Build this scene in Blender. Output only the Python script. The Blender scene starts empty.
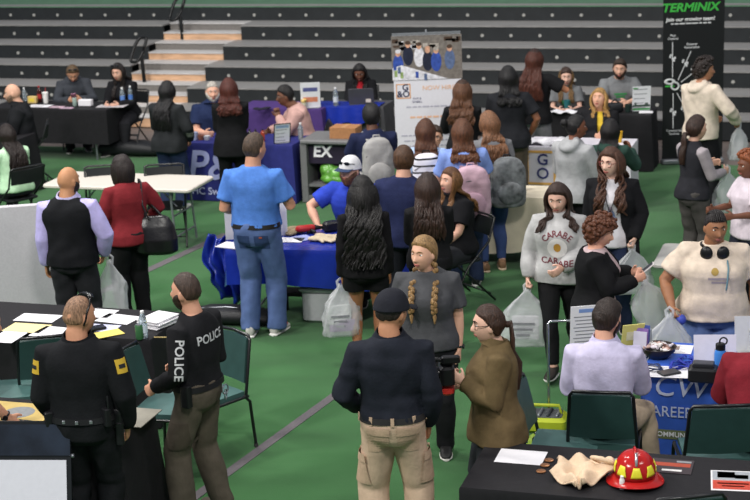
import bpy, bmesh, math, random
import numpy as np
from mathutils import Vector, Matrix
from mathutils.bvhtree import BVHTree
SC = bpy.context.scene
COL = SC.collection
PI = math.pi
rnd = random.Random(7)
V = lambda *a: np.array(a, float)
def unit(v):
    v = np.asarray(v, float); n = np.linalg.norm(v)
    return v / n if n > 1e-9 else v

# ------------------------------------------------------------------ camera
FPX, PITCH, ROLL, CAMH = 1629.37, 0.264045, -0.039678, 4.710
_fw = V(0, math.cos(PITCH), -math.sin(PITCH)); _rt = V(1, 0, 0); _up = np.cross(_rt, _fw)
CR = math.cos(ROLL) * _rt + math.sin(ROLL) * _up
CU = -math.sin(ROLL) * _rt + math.cos(ROLL) * _up
CAMP = V(0, 0, CAMH)
def ray(px, py):
    return CR * (px - 375) / FPX - CU * (py - 250) / FPX + _fw
def gp(px, py, z=0.0):
    d = ray(px, py); return CAMP + d * (z - CAMH) / d[2]
PSI = 0.316972                      # the stands, and the tables set parallel to them, are turned by this
BX = V(math.cos(PSI), -math.sin(PSI), 0); BY = V(math.sin(PSI), math.cos(PSI), 0)

# ------------------------------------------------------------------ materials
def lin(c):
    return c / 12.92 if c <= .04045 else ((c + .055) / 1.055) ** 2.4
def rgb(h):
    h = h.lstrip('#'); return tuple(lin(int(h[i:i+2], 16) / 255) for i in (0, 2, 4)) + (1,)
MATS = {}
def M(name, col='#808080', rough=.75, var=.12, scale=30, bump=0.0, bscale=None, metal=0, spec=.3, stretch=None, trans=0, alpha=None, sheen=0, emit=0):
    if name in MATS: return MATS[name]
    col = col or '#808080'
    m = bpy.data.materials.new(name); m.use_nodes = True; nt = m.node_tree
    b = nt.nodes['Principled BSDF']; c = rgb(col)
    b.inputs['Roughness'].default_value = rough; b.inputs['Metallic'].default_value = metal
    b.inputs['Specular IOR Level'].default_value = spec
    if sheen: b.inputs['Sheen Weight'].default_value = sheen
    if trans: b.inputs['Transmission Weight'].default_value = trans
    if alpha is not None: b.inputs['Alpha'].default_value = alpha
    tc = nt.nodes.new('ShaderNodeTexCoord'); mp = nt.nodes.new('ShaderNodeMapping')
    nt.links.new(tc.outputs['Object'], mp.inputs['Vector'])
    if stretch: mp.inputs['Scale'].default_value = stretch
    nz = nt.nodes.new('ShaderNodeTexNoise'); nz.inputs['Scale'].default_value = scale; nz.inputs['Detail'].default_value = 4
    nt.links.new(mp.outputs['Vector'], nz.inputs['Vector'])
    rp = nt.nodes.new('ShaderNodeValToRGB')
    rp.color_ramp.elements[0].position = .3; rp.color_ramp.elements[1].position = .7
    lo = tuple(max(0, x * (1 - var)) for x in c[:3]) + (1,); hi = tuple(min(1, x * (1 + var)) for x in c[:3]) + (1,)
    rp.color_ramp.elements[0].color = lo; rp.color_ramp.elements[1].color = hi
    nt.links.new(nz.outputs['Fac'], rp.inputs['Fac']); nt.links.new(rp.outputs['Color'], b.inputs['Base Color'])
    if bump:
        bp = nt.nodes.new('ShaderNodeBump'); bp.inputs['Strength'].default_value = bump; bp.inputs['Distance'].default_value = .01
        nb = nt.nodes.new('ShaderNodeTexNoise'); nb.inputs['Scale'].default_value = bscale or scale * 2; nb.inputs['Detail'].default_value = 3
        nt.links.new(mp.outputs['Vector'], nb.inputs['Vector'])
        nt.links.new(nb.outputs['Fac'], bp.inputs['Height']); nt.links.new(bp.outputs['Normal'], b.inputs['Normal'])
    MATS[name] = m; return m
def fab(col, **k): return M('fabric ' + col, col, rough=.85, var=.14, scale=14, bump=.25, bscale=60, spec=.15, **k)
def paint(col, rough=.5, **k): return M('paint %s %.2f' % (col, rough), col, rough=rough, var=.05, scale=9, **k)
def hairm(col): return M('hair ' + col, col, rough=.48, var=.62, scale=42, stretch=(3, 3, .25), bump=.8, bscale=60, spec=.4)
def skinm(col): return M('skin ' + col, col, rough=.55, var=.08, scale=16, spec=.35, bump=.05, bscale=90)
SKIN = dict(light='#e0b39c', fair='#e8c0ac', tan='#c48f70', brown='#8f5f45', dark='#6a4432')

# ------------------------------------------------------------------ mesh building
class S:
    'closed shells gathered into one mesh'
    def __init__(s): s.v = []; s.f = []; s.m = []; s.cur = 0
    def add(s, vs, fs, mi=None):
        o = len(s.v); s.v += [tuple(float(c) for c in p) for p in vs]
        s.f += [tuple(i + o for i in f) for f in fs]; s.m += [s.cur if mi is None else mi] * len(fs); return s
    def box(s, c, size, R=None, mi=None, taper=1.0):
        c = np.asarray(c, float); hx, hy, hz = [d / 2 for d in size]
        P = [V(x * hx * (taper if z > 0 else 1), y * hy * (taper if z > 0 else 1), z * hz) for z in (-1, 1) for x, y in ((-1, -1), (1, -1), (1, 1), (-1, 1))]
        if R is not None: P = [R @ p for p in P]
        return s.add([c + p for p in P], [(3, 2, 1, 0), (4, 5, 6, 7), (0, 1, 5, 4), (1, 2, 6, 5), (2, 3, 7, 6), (3, 0, 4, 7)], mi)
    def rbox(s, c, size, r=.02, R=None, mi=None, n=3):
        'box with rounded vertical edges and softened top and bottom'
        hx, hy, hz = [d / 2 for d in size]; r = min(r, hx * .99, hy * .99); e = min(r * .6, hz * .5)
        ring = []
        for k, (sx, sy) in enumerate(((1, 1), (-1, 1), (-1, -1), (1, -1))):
            for i in range(n + 1):
                a = PI / 2 * (k + i / n); ring.append((sx * (hx - r) + r * math.cos(a), sy * (hy - r) + r * math.sin(a)))
        lv = [(-hz, 1 - e / max(hx, hy)), (-hz + e, 1), (hz - e, 1), (hz, 1 - e / max(hx, hy))]
        rings = []
        for z, k in lv:
            ins = (1 - k)
            rings.append([V(x - math.copysign(min(abs(x), ins * max(hx, hy)), x), y - math.copysign(min(abs(y), ins * max(hx, hy)), y), z) for x, y in ring])
        c = np.asarray(c, float)
        rings = [[c + (R @ p if R is not None else p) for p in rg] for rg in rings]
        return s.loft(rings, mi=mi)
    def loft(s, rings, mi=None, cap=True, closed=True):
        n = len(rings[0]); vs = [p for r in rings for p in r]; fs = []
        for i in range(len(rings) - 1):
            for j in range(n if closed else n - 1):
                k = (j + 1) % n
                fs.append((i*n+j, i*n+k, (i+1)*n+k, (i+1)*n+j))
        if cap:
            fs.append(tuple(reversed(range(n)))); b = (len(rings)-1)*n; fs.append(tuple(b + j for j in range(n)))
        return s.add(vs, fs, mi)
    def tube(s, pts, rad, side=None, n=10, mi=None, dome=True, power=2.0):
        pts = [np.asarray(p, float) for p in pts]; L = len(pts)
        if np.isscalar(rad): rad = [rad] * L
        rad = [(r, r) if np.isscalar(r) else tuple(r) for r in rad]
        if dome:
            t0 = unit(pts[0] - pts[1]); t1 = unit(pts[-1] - pts[-2])
            r0 = min(rad[0]); r1 = min(rad[-1]); c = .7
            pts = [pts[0] + t0 * r0 * .95, pts[0] + t0 * r0 * .62] + pts + [pts[-1] + t1 * r1 * .62, pts[-1] + t1 * r1 * .95]
            rad = [(rad[0][0]*.3, rad[0][1]*.3), (rad[0][0]*.78, rad[0][1]*.78)] + rad + [(rad[-1][0]*.78, rad[-1][1]*.78), (rad[-1][0]*.3, rad[-1][1]*.3)]
            L = len(pts)
        T = []
        for i in range(L):
            a = pts[max(i-1, 0)]; b = pts[min(i+1, L-1)]; T.append(unit(b - a))
        if side is None:
            side = V(1, 0, 0) if abs(T[0][0]) < .8 else V(0, 1, 0)
        sd = unit(np.asarray(side, float)); rings = []
        for i in range(L):
            sd = unit(sd - T[i] * np.dot(sd, T[i])); up = np.cross(T[i], sd); a, b = rad[i]; rg = []
            for j in range(n):
                th = 2 * PI * j / n; cx, sy = math.cos(th), math.sin(th)
                if power != 2.0:
                    cx = math.copysign(abs(cx) ** (2/power), cx); sy = math.copysign(abs(sy) ** (2/power), sy)
                rg.append(pts[i] + sd * a * cx + up * b * sy)
            rings.append(rg)
        return s.loft(rings, mi)
    def ell(s, c, r, B=None, n=16, m=10, mi=None):
        c = np.asarray(c, float); rings = []; B = np.eye(3) if B is None else B
        if np.isscalar(r): r = (r, r, r)
        for i in range(m + 1):
            ph = -PI/2 + PI * (i + (.25 if i == 0 else -.25 if i == m else 0)) / m
            rings.append([c + B @ V(r[0]*math.cos(ph)*math.cos(2*PI*j/n), r[1]*math.cos(ph)*math.sin(2*PI*j/n), r[2]*math.sin(ph)) for j in range(n)])
        return s.loft(rings, mi)
    def lathe(s, c, prof, n=16, B=None, mi=None):
        c = np.asarray(c, float); B = np.eye(3) if B is None else B
        return s.loft([[c + B @ V(r*math.cos(2*PI*j/n), r*math.sin(2*PI*j/n), z) for j in range(n)] for r, z in prof], mi)
    def torus(s, c, R, r, B=None, n=20, m=6, mi=None, sx=1.0):
        c = np.asarray(c, float); B = np.eye(3) if B is None else B; vs = []; fs = []
        for i in range(n):
            a = 2*PI*i/n
            for j in range(m):
                b = 2*PI*j/m; vs.append(c + B @ V((R + r*math.cos(b))*math.cos(a)*sx, (R + r*math.cos(b))*math.sin(a), r*math.sin(b)))
        for i in range(n):
            for j in range(m):
                k = (i+1) % n; l = (j+1) % m; fs.append((i*m+j, k*m+j, k*m+l, i*m+l))
        return s.add(vs, fs, mi)
    def sheet(s, grid, thick=.001, mi=None):
        'a grid of points given a thickness: closed'
        G = np.array(grid, float); a, b, _ = G.shape
        du = np.gradient(G, axis=0); dv = np.gradient(G, axis=1); N = np.cross(du, dv); N /= np.maximum(np.linalg.norm(N, axis=2, keepdims=True), 1e-9)
        A = (G + N * thick / 2).reshape(-1, 3); Bk = (G - N * thick / 2).reshape(-1, 3); o = a * b; fs = []
        for i in range(a-1):
            for j in range(b-1):
                q = (i*b+j, (i+1)*b+j, (i+1)*b+j+1, i*b+j+1); fs.append(q); fs.append(tuple(o + k for k in reversed(q)))
        edge = [i*b for i in range(a)] + [(a-1)*b + j for j in range(1, b)] + [i*b + b-1 for i in range(a-2, -1, -1)] + [j for j in range(b-2, 0, -1)]
        for i in range(len(edge)):
            p, q = edge[i], edge[(i+1) % len(edge)]; fs.append((q, p, o+p, o+q))
        return s.add(list(A) + list(Bk), fs, mi)
    def mesh(s, name):
        me = bpy.data.meshes.new(name); me.from_pydata(s.v, [], s.f)
        return me

def rotz(a): c, s_ = math.cos(a), math.sin(a); return np.array([[c, -s_, 0], [s_, c, 0], [0, 0, 1.]])
def rotx(a): c, s_ = math.cos(a), math.sin(a); return np.array([[1., 0, 0], [0, c, -s_], [0, s_, c]])
def roty(a): c, s_ = math.cos(a), math.sin(a); return np.array([[c, 0, s_], [0, 1., 0], [-s_, 0, c]])
def fixn(me):
    bm = bmesh.new(); bm.from_mesh(me); bmesh.ops.recalc_face_normals(bm, faces=bm.faces); bm.to_mesh(me); bm.free()
def setsmooth(me, ang=None):
    me.polygons.foreach_set('use_smooth', [True] * len(me.polygons))
    if ang: me.set_sharp_from_angle(angle=math.radians(ang))
def tag(o, label=None, cat=None, group=None, kind=None):
    if label: o['label'] = label
    if cat: o['category'] = cat
    if group: o['group'] = group
    if kind: o['kind'] = kind
    return o
def thing(name, label, cat, loc=(0, 0, 0), rot=0, group=None):
    o = bpy.data.objects.new(name, None); COL.objects.link(o); o.location = tuple(float(c) for c in loc); o.rotation_euler = (0, 0, rot)
    o.empty_display_size = .1
    return tag(o, label, cat, group)
def part(name, sh, mats, parent=None, smooth=35, label=None):
    me = sh.mesh(name) if isinstance(sh, S) else sh
    if not isinstance(mats, (list, tuple)): mats = [mats]
    for m in mats: me.materials.append(m)
    if isinstance(sh, S) and len(mats) > 1: me.polygons.foreach_set('material_index', sh.m)
    fixn(me)
    if smooth: setsmooth(me, None if smooth is True else smooth)
    o = bpy.data.objects.new(name, me); COL.objects.link(o)
    if parent is not None: o.parent = parent
    if label: o['label'] = label
    return o
def solo(name, sh, mats, label, cat, loc=(0, 0, 0), rot=0, group=None, smooth=35, kind=None):
    o = part(name, sh, mats, None, smooth); o.location = tuple(float(c) for c in loc); o.rotation_euler = (0, 0, rot)
    return tag(o, label, cat, group, kind)
def dup(o, loc, rot, label=None):
    c = o.copy(); COL.objects.link(c); c.location = tuple(float(x) for x in loc); c.rotation_euler = (0, 0, rot)
    if label: c['label'] = label
    for ch in list(o.children):
        d = ch.copy(); COL.objects.link(d); d.parent = c
        for g in list(ch.children):
            e = g.copy(); COL.objects.link(e); e.parent = d
    return c

# remesh jobs: shells joined into one skin at the end, all in one evaluation
JOBS = []
def skin(name, sh, mat, parent, vox=.010, smooth=3, wr=0.0, wf=14, seed=0, label=None):
    me = sh.mesh(name); fixn_shells(me)
    o = bpy.data.objects.new(name, me); COL.objects.link(o)
    if parent is not None: o.parent = parent
    md = o.modifiers.new('r', 'REMESH'); md.mode = 'VOXEL'; md.voxel_size = vox
    if smooth:
        ms = o.modifiers.new('s', 'SMOOTH'); ms.factor = .5; ms.iterations = smooth
    if label: o['label'] = label
    JOBS.append((o, mat, wr, wf, seed)); return o
def fixn_shells(me): fixn(me)
LATER = []
def run_jobs():
    dg = bpy.context.evaluated_depsgraph_get(); new = []
    for o, mat, wr, wf, seed in JOBS: new.append(bpy.data.meshes.new_from_object(o.evaluated_get(dg)))
    for (o, mat, wr, wf, seed), me in zip(JOBS, new):
        old = o.data; o.modifiers.clear(); o.data = me; me.name = o.name; bpy.data.meshes.remove(old)
        if wr:
            n = len(me.vertices); co = np.empty(n*3); nor = np.empty(n*3)
            me.vertices.foreach_get('co', co); me.vertices.foreach_get('normal', nor); co = co.reshape(-1, 3); nor = nor.reshape(-1, 3)
            g = np.random.default_rng(seed + 11); acc = np.zeros(n)
            for i in range(6):
                k = g.normal(size=3) * wf * (1, 1, .75); k2 = g.normal(size=3) * wf * .5
                acc += np.sin(co @ k + 1.8*np.sin(co @ k2 + g.uniform(0, 6)) + g.uniform(0, 6))
            acc = np.sign(acc) * np.abs(acc) ** 1.0 / 3
            co = co + nor * (acc * wr + wr * .45)[:, None]; me.vertices.foreach_set('co', co.ravel())
        me.materials.clear(); me.materials.append(mat); setsmooth(me); me.update()
    for fn in LATER: fn()

# ------------------------------------------------------------------ lettering
def text_mesh(txt, size, ext=.001, shear=0, bold=0, sp=1.0, wx=1.0):
    cu = bpy.data.curves.new('t', 'FONT'); cu.body = txt; cu.size = size; cu.extrude = ext; cu.shear = shear; cu.offset = bold * size
    cu.align_x = 'CENTER'; cu.align_y = 'CENTER'; cu.space_character = sp; cu.resolution_u = 3
    o = bpy.data.objects.new('t', cu); COL.objects.link(o); dg = bpy.context.evaluated_depsgraph_get()
    me = bpy.data.meshes.new_from_object(o.evaluated_get(dg)); bpy.data.objects.remove(o); bpy.data.curves.remove(cu)
    if wx != 1: me.transform(Matrix.Diagonal((wx, 1, 1, 1)))
    return me
def lettering(txt, size, mat, parent, pos, X, Y, name='lettering', **k):
    'flat text: X along the line, Y up the letters'
    me = text_mesh(txt, size, **k); X = unit(X); Y = unit(Y - X * np.dot(X, Y)); Z = np.cross(X, Y)
    m = Matrix([[X[i], Y[i], Z[i], float(pos[i])] for i in range(3)] + [[0, 0, 0, 1]]); me.transform(m)
    me.materials.clear(); me.materials.append(mat)
    o = bpy.data.objects.new(name, me); COL.objects.link(o); o.parent = parent; return o
def wrap_text(txt, size, mat, parent, target, pos, X, Y, off=.004, name='lettering', **k):
    'text laid onto a garment; deferred until the garment exists'
    def go():
        me = text_mesh(txt, size, ext=0, **k)
        bm = bmesh.new(); bm.from_mesh(me); bmesh.ops.triangulate(bm, faces=bm.faces)
        for _ in range(2):
            es = [e for e in bm.edges if e.calc_length() > .02]
            if es: bmesh.ops.subdivide_edges(bm, edges=es, cuts=1); bmesh.ops.triangulate(bm, faces=bm.faces)
        bm.to_mesh(me); bm.free()
        put_on(me, mat, parent, target, pos, X, Y, off, name)
    LATER.append(go)
def wrap_shape(sh, mat, parent, target, pos, X, Y, off=.004, name='patch'):
    LATER.append(lambda: put_on(sh.mesh(name), mat, parent, target, pos, X, Y, off, name))
def put_on(me, mat, parent, target, pos, X, Y, off, name):
    X_ = unit(X); Y_ = unit(Y - X_ * np.dot(X_, Y)); Z_ = np.cross(X_, Y_)
    tm = target.data; bv = BVHTree.FromPolygons([v.co for v in tm.vertices], [p.vertices for p in tm.polygons])
    for v in me.vertices:
        p = np.asarray(pos) + X_ * v.co[0] + Y_ * v.co[1]
        h = bv.ray_cast(Vector(p + Z_ * .25), Vector(-Z_))
        if h[0] is None or h[3] > .45: q = Vector(p)
        else: q = h[0] + Vector(Z_) * off
        v.co = q
    me.materials.clear(); me.materials.append(mat)
    o = bpy.data.objects.new(name, me); COL.objects.link(o); o.parent = parent
def disc(r, n=24, rings=4, sx=1):
    s = S(); vs = [V(0, 0, 0)]; fs = []
    for i in range(1, rings + 1):
        for j in range(n): vs.append(V(r*i/rings*math.cos(2*PI*j/n)*sx, r*i/rings*math.sin(2*PI*j/n), 0))
    for j in range(n): fs.append((0, 1+j, 1+(j+1) % n))
    for i in range(rings-1):
        for j in range(n): fs.append((1+i*n+j, 1+(i+1)*n+j, 1+(i+1)*n+(j+1) % n, 1+i*n+(j+1) % n))
    return s.add(vs, fs)
def patch_grid(w, h, nx=8, ny=8, top=1.0):
    s = S(); vs = []; fs = []
    for i in range(ny+1):
        k = 1 + (top-1)*i/ny
        for j in range(nx+1): vs.append(V((j/nx-.5)*w*k, (i/ny-.5)*h, 0))
    for i in range(ny):
        for j in range(nx): a = i*(nx+1)+j; fs.append((a, a+1, a+nx+2, a+nx+1))
    return s.add(vs, fs)
# ------------------------------------------------------------------ people
HD = V(.077, .097, .118)
def sst(a, b, x): t = np.clip((x - a) / (b - a), 0, 1); return t * t * (3 - 2 * t)
def head_point(u):
    ux, uy, uz = u; p = HD * u
    if uz < 0:
        t = -uz; p[0] *= 1 - .24 * t ** 1.5
        if uy < 0: p[1] *= 1 - .42 * t
        else: p[1] *= 1 + .06 * t
    if uy > 0:
        p[1] *= .96; x, z = p[0], p[2]; f = sst(.25, .6, uy)
        ex = (abs(x) - .031) / .015; ez = (z - .010) / .013
        p[1] -= f * .009 * math.exp(-ex*ex - ez*ez)
        p[1] += f * .004 * math.exp(-((z - .034) / .010) ** 2 - (x / .05) ** 2)
        rise = sst(.022, -.034, z) if z > -.034 else math.exp(-((z + .034) / .007) ** 2)
        p[1] += f * .026 * rise * math.exp(-(x / (.008 + .007 * rise)) ** 2)
        p[1] += f * .006 * math.exp(-(x / .024) ** 2 - ((z + .060) / .013) ** 2)
        p[1] += f * .008 * math.exp(-(x / .026) ** 2 - ((z + .098) / .016) ** 2)
        p[1] += f * .004 * math.exp(-((abs(x) - .042) / .018) ** 2 - ((z + .025) / .02) ** 2)
    return p
def face_pt(x, z, out=0.0):
    uz = z / HD[2]; k = 1 - .24 * (-uz) ** 1.5 if uz < 0 else 1; ux = x / (HD[0] * k)
    uy = math.sqrt(max(0.02, 1 - ux*ux - uz*uz)); return head_point(V(ux, uy, uz)) + V(0, out, 0)
def head_shell(sh, c, B, hs, n=64, m=44):
    rings = []
    for i in range(m + 1):
        ph = -PI/2 + PI * min(max(i / m, .012), .988)
        rings.append([c + B @ (head_point(V(math.cos(ph)*math.cos(2*PI*j/n), math.cos(ph)*math.sin(2*PI*j/n), math.sin(ph))) * hs) for j in range(n)])
    sh.loft(rings)
    for sx in (-1, 1):
        sh.ell(c + B @ (V(sx*.077, -.008, -.006) * hs), (.011*hs, .018*hs, .031*hs), B @ rotz(-sx*.5), n=10, m=8)
def cap_shell(c, B, hs, zt, th, low=0, lump=.006, seed=0, n=44, m=30, inner=.90, fr=50):
    'hair lying on the skull: zt gives the hairline height for each front-back position'
    g = np.random.default_rng(seed); ks = g.normal(size=(4, 3)) * fr; ph0 = g.uniform(0, 6, 4); rings = []
    for i in range(m + 1):
        ph = -PI/2 + PI * min(max(i / m, .012), .988); rg = []
        for j in range(n):
            u = V(math.cos(ph)*math.cos(2*PI*j/n), math.cos(ph)*math.sin(2*PI*j/n), math.sin(ph)); p = head_point(u)
            z0 = np.interp(u[1], zt[0], zt[1]) + low; w = sst(z0 - .07, z0 + .09, u[2])
            t = th(u) if callable(th) else th
            nz = sum(math.sin(float(ks[q] @ p) + ph0[q]) for q in range(4)) / 4 * lump
            rg.append(c + B @ (hs * (p * (inner + (1 - inner) * w) + u * w * (t + nz))))
        rings.append(rg)
    return S().loft(rings)
ZT = dict(short=([-1, -.45, -.1, .12, .4, .75, 1], [-.62, -.55, -.2, .15, .45, .62, .62]),
          fade=([-1, -.45, -.1, .12, .4, .75, 1], [-.35, -.3, .0, .3, .5, .62, .62]),
          long=([-1, -.3, .0, .2, .45, .75, 1], [-.8, -.75, -.6, -.1, .38, .6, .6]))

PROF = dict(
 m=[(-.10, .085, .09, 0), (-.04, .150, .112, -.006), (.05, .168, .118, -.008), (.13, .158, .113, 0), (.22, .157, .113, .008), (.32, .170, .121, .008), (.42, .184, .122, 0), (.485, .182, .104, -.012), (.535, .138, .082, -.022), (.575, .076, .070, -.012)],
 f=[(-.10, .085, .095, 0), (-.04, .155, .120, -.012), (.05, .170, .124, -.012), (.13, .150, .108, 0), (.21, .134, .100, .008), (.30, .146, .114, .018), (.37, .154, .126, .020), (.44, .157, .105, .0), (.495, .148, .086, -.014), (.535, .112, .072, -.020), (.575, .062, .060, -.010)])
ARM = dict(down=((.05, .03, -.525), (.4, -1, 0)), relaxed=((.03, .12, -.49), (.4, -1, -.1)), low=((-.10, .26, -.36), (.5, -1, -.3)),
           belly=((-.13, .27, -.24), (.6, -.8, -.6)), fore=((.02, .34, -.26), (.4, -.8, -.8)), table=((-.06, .35, -.25), (.5, -.6, -.8)), hip=((.10, .08, -.36), (1, -.6, 0)))

def ik(a, t, l1, l2, pole):
    d = t - a; L = np.linalg.norm(d); Lc = min(max(L, abs(l1 - l2) + .02), (l1 + l2) * .995); u = unit(d); t = a + u * Lc
    x = (l1*l1 - l2*l2 + Lc*Lc) / (2*Lc); hgt = math.sqrt(max(0, l1*l1 - x*x)); pl = np.asarray(pole, float); pl = unit(pl - u * np.dot(pl, u))
    return a + u*x + pl*hgt, t

def hand_shell(sh, w, d, T, N, curl, k=1.0, thick=1.0, thumb=.5):
    d = unit(d); T = unit(T - d*np.dot(T, d)); N = unit(N)
    sh.tube([w - d*.02*k, w + d*.02*k, w + d*.055*k, w + d*.088*k], [(.026*k, .020*k), (.034*k, .017*k), (.040*k, .0155*k), (.038*k, .013*k)], side=T, n=12)
    for off, ln in ((.030, .070), (.0105, .079), (-.0095, .073), (-.0285, .057)):
        p = w + d*.082*k + T*off*k; pts = [p - d*.02*k, p]; ang = 0; r = .0092*k*thick
        dd = unit(d + T*off*1.6)
        for sg, f in ((.46, 1.0), (.30, 1.25), (.24, .9)):
            ang += curl * 1.25 * f; v = dd*math.cos(ang) + N*math.sin(ang); pts.append(pts[-1] + v*ln*sg*k)
        sh.tube(pts, [r, r, r*.95, r*.9, r*.8], side=T, n=8)
    b = w + d*.018*k + T*.028*k; t1 = unit(T*.75 + d*.65 + N*(.2 + .5*thumb)); t2 = unit(T*(.5 - .6*thumb) + d*.8 + N*(.25 + .6*thumb))
    sh.tube([w + d*.012*k, b, b + t1*.036*k, b + t1*.036*k + t2*.032*k], [.014*k, .0125*k*thick, .0105*k*thick, .009*k*thick], n=8)

class P: pass
NP = [0]
def person(label, head, h=1.72, face=180, sex='m', build=1.0, belly=0.0, skin_='light', top=None, over=None, bottom=None, shoes='#1c1c1e', sole=None, hair=None,
           yaw=0, pitch=0, roll=0, armL='down', armR='down', curlL=.45, curlR=.45, sit=False, legs=None, lean=0, twist=0, face_on=True, beard=None,
           glasses=None, belt=None, group=None, vox=.0078, pos=None, lips='#a8625a', brow=None, hdL=None, hdR=None, seat=.45, up_spine=0):
    NP[0] += 1; seed = NP[0]; s = h / 1.75; hs = s ** .6 * 1.09; o = P(); o.s = s
    prof = np.array(PROF[sex]); fa = 1 if sex == 'm' else .86
    bw = build ** .9
    sk = skinm(SKIN.get(skin_, skin_)); o.sk = sk
    hipz = (.90 * s) if not sit else (seat + .085 * s)
    ln = math.radians(lean); TB = rotx(-ln) @ rotz(-math.radians(twist)); hip = V(0, 0, hipz)
    TX, TY, TZ = TB[:, 0], TB[:, 1], TB[:, 2]
    def pr(D):
        a, b, y = (np.interp(D, prof[:, 0], prof[:, i]) for i in (1, 2, 3)); wv = 1 if D < .40 else 1 - (D - .40) / .175 * .55
        kb = 1 + (build - 1) * wv; g = belly * math.exp(-((D - .16) / .11) ** 2)
        return a * kb * s, (b * (1 + (build - 1) * 1.15 * wv) + g * .5) * s, (y + g * .5) * s
    sp = lambda D: hip + TZ * D * s
    o.sp, o.pr, o.TX, o.TY, o.TZ = sp, pr, TX, TY, TZ
    def ring(D, off=0, n=28, a0=0, a1=2*PI, closed=True, pw=2.35):
        a, b, y = pr(D); c = sp(D) + TY * y; out = []
        for j in range(n):
            th = a0 + (a1 - a0) * j / (n if closed else n - 1); cx, sy = math.cos(th), math.sin(th)
            cx = math.copysign(abs(cx) ** (2/pw), cx); sy = math.copysign(abs(sy) ** (2/pw), sy)
            out.append(c + TX * (a + off) * cx + TY * (b + off) * sy)
        return out
    # head
    hz = .842 * s - HD[2] * hs
    neck = sp(.575); hc = hip + TZ * hz + TY * (.012 * s) + V(0, 1, 0) * math.sin(ln) * -.0
    B = (rotx(-ln * .5)) @ rotz(-math.radians(yaw)) @ rotx(-math.radians(pitch)) @ roty(math.radians(roll))
    hc = hc + B @ V(0, .022, 0) * hs
    o.hc, o.B, o.hs = hc, B, hs
    topz = hc + B @ (V(0, -.01, HD[2]) * hs)
    F = math.radians(face); Rm = rotz(-F)
    if pos is None:
        g = gp(head[0], head[1], topz[2] + .012); loc = g - Rm @ topz
    else: loc = V(pos[0], pos[1], 0)
    loc[2] = 0; o.loc, o.Rm, o.face = loc, Rm, F
    o.W = lambda p: loc + Rm @ np.asarray(p, float)
    o.Wd = lambda d: Rm @ np.asarray(d, float)
    root = thing('person', label, 'person', loc, -F, group); o.root = root
    # limbs
    shx = (.178 if sex == 'm' else .158) * s * (1 + (bw - 1) * .6)
    l1, l2 = .285 * s, .25 * s; o.J = {}
    for sd, arm in ((-1, armL), (1, armR)):
        k = 'L' if sd < 0 else 'R'
        off, pole = ARM[arm] if isinstance(arm, str) else arm
        sj = sp(.488) + TX * sd * shx + TY * (-.012 * s)
        wt = sj + s * (TX * sd * off[0] + V(0, 1, 0) * off[1] + V(0, 0, 1) * off[2])
        pl = TX * sd * pole[0] + V(0, pole[1], pole[2])
        e, w = ik(sj, wt, l1, l2, pl); d = unit(w - e); hd = hdL if sd < 0 else hdR
        if hd is not None: d = unit(V(sd * hd[0], hd[1], hd[2]))
        T = V(0, 1, 0) if abs(d[2]) > .75 else V(0, 0, 1); T = unit(T - d * np.dot(T, d)); N = np.cross(d, T) * (-1 if sd > 0 else 1)
        o.J['s'+k], o.J['e'+k], o.J['w'+k], o.J['d'+k], o.J['N'+k], o.J['T'+k] = sj, e, w, d, N, T
    lu, ll = .43 * s, .41 * s
    lg = legs or {}
    for sd in (-1, 1):
        k = 'L' if sd < 0 else 'R'
        hj = hip + V(sd * .086 * s * (1 + (bw-1)*.5), 0, 0)
        if sit: ax = lg.get(k, (.13, .40, .085, 0)); pole = V(sd * .25, 1, .6)
        else: ax = lg.get(k, (.105, .02 * sd, .085, 0)); pole = V(sd * .12, 1, 0)
        ft = V(sd * ax[0] * s, ax[1] * s, ax[2] * s)
        kn, an = ik(hj, ft, lu, ll, pole); o.J['h'+k], o.J['k'+k], o.J['a'+k], o.J['p'+k] = hj, kn, an, math.radians(ax[3])
    # body
    b = S(); Ds = list(prof[:, 0])
    b.loft([ring(max(D, -.06), -.014) for D in Ds])
    b.tube([sp(.50) + TY*-.012*s, sp(.575) + TY*-.006*s, hc + B @ V(0, -.022, -.085)*hs, hc + B @ V(0, -.012, -.03)*hs], [(.066*s*fa*bw, .064*s*fa*bw), (.061*s*fa*bw, .061*s*fa*bw), (.057*s*fa*bw, .060*s*fa*bw), (.054*hs*fa, .058*hs)], side=TX, n=16)
    head_shell(b, hc, B, hs)
    ar = s * fa * (1 + (build - 1) * .75)
    for k in 'LR':
        sj, e, w, d = (o.J[x + k] for x in 'sewd'); m1 = sj*.5 + e*.5; m2 = e*.68 + w*.32
        b.tube([sj - TX*(np.sign(np.dot(sj - sp(.488), TX)))*.05*s, sj, m1, e, m2, e*.3 + w*.7, w], [.05*ar, .055*ar, .049*ar, .040*ar, .041*ar, .033*ar, (.029*ar, .024*ar)], n=12)
        hand_shell(b, w, d, o.J['T'+k], o.J['N'+k], curlL if k == 'L' else curlR, k=hs * (1.0 if sex == 'm' else .92), thick=1.05)
        hj, kn, an = (o.J[x + k] for x in 'hka'); lr = s * (1 + (build - 1) * .7) * (1 if sex == 'm' else 1.02)
        b.tube([hj, hj*.6 + kn*.4, hj*.2 + kn*.8, kn, kn*.68 + an*.32, kn*.3 + an*.7, an], [.084*lr, .077*lr, .060*lr, .054*lr, .055*lr, .040*lr, .035*lr], n=14, dome=False)
        fd = unit(V(.18 if k == 'R' else -.18, 1, 0)); pt = o.J['p'+k]; fv = fd*math.cos(pt) + V(0, 0, -math.sin(pt)); uv = fd*math.sin(pt) + V(0, 0, math.cos(pt)); o.J['f'+k] = (fv, uv)
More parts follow.
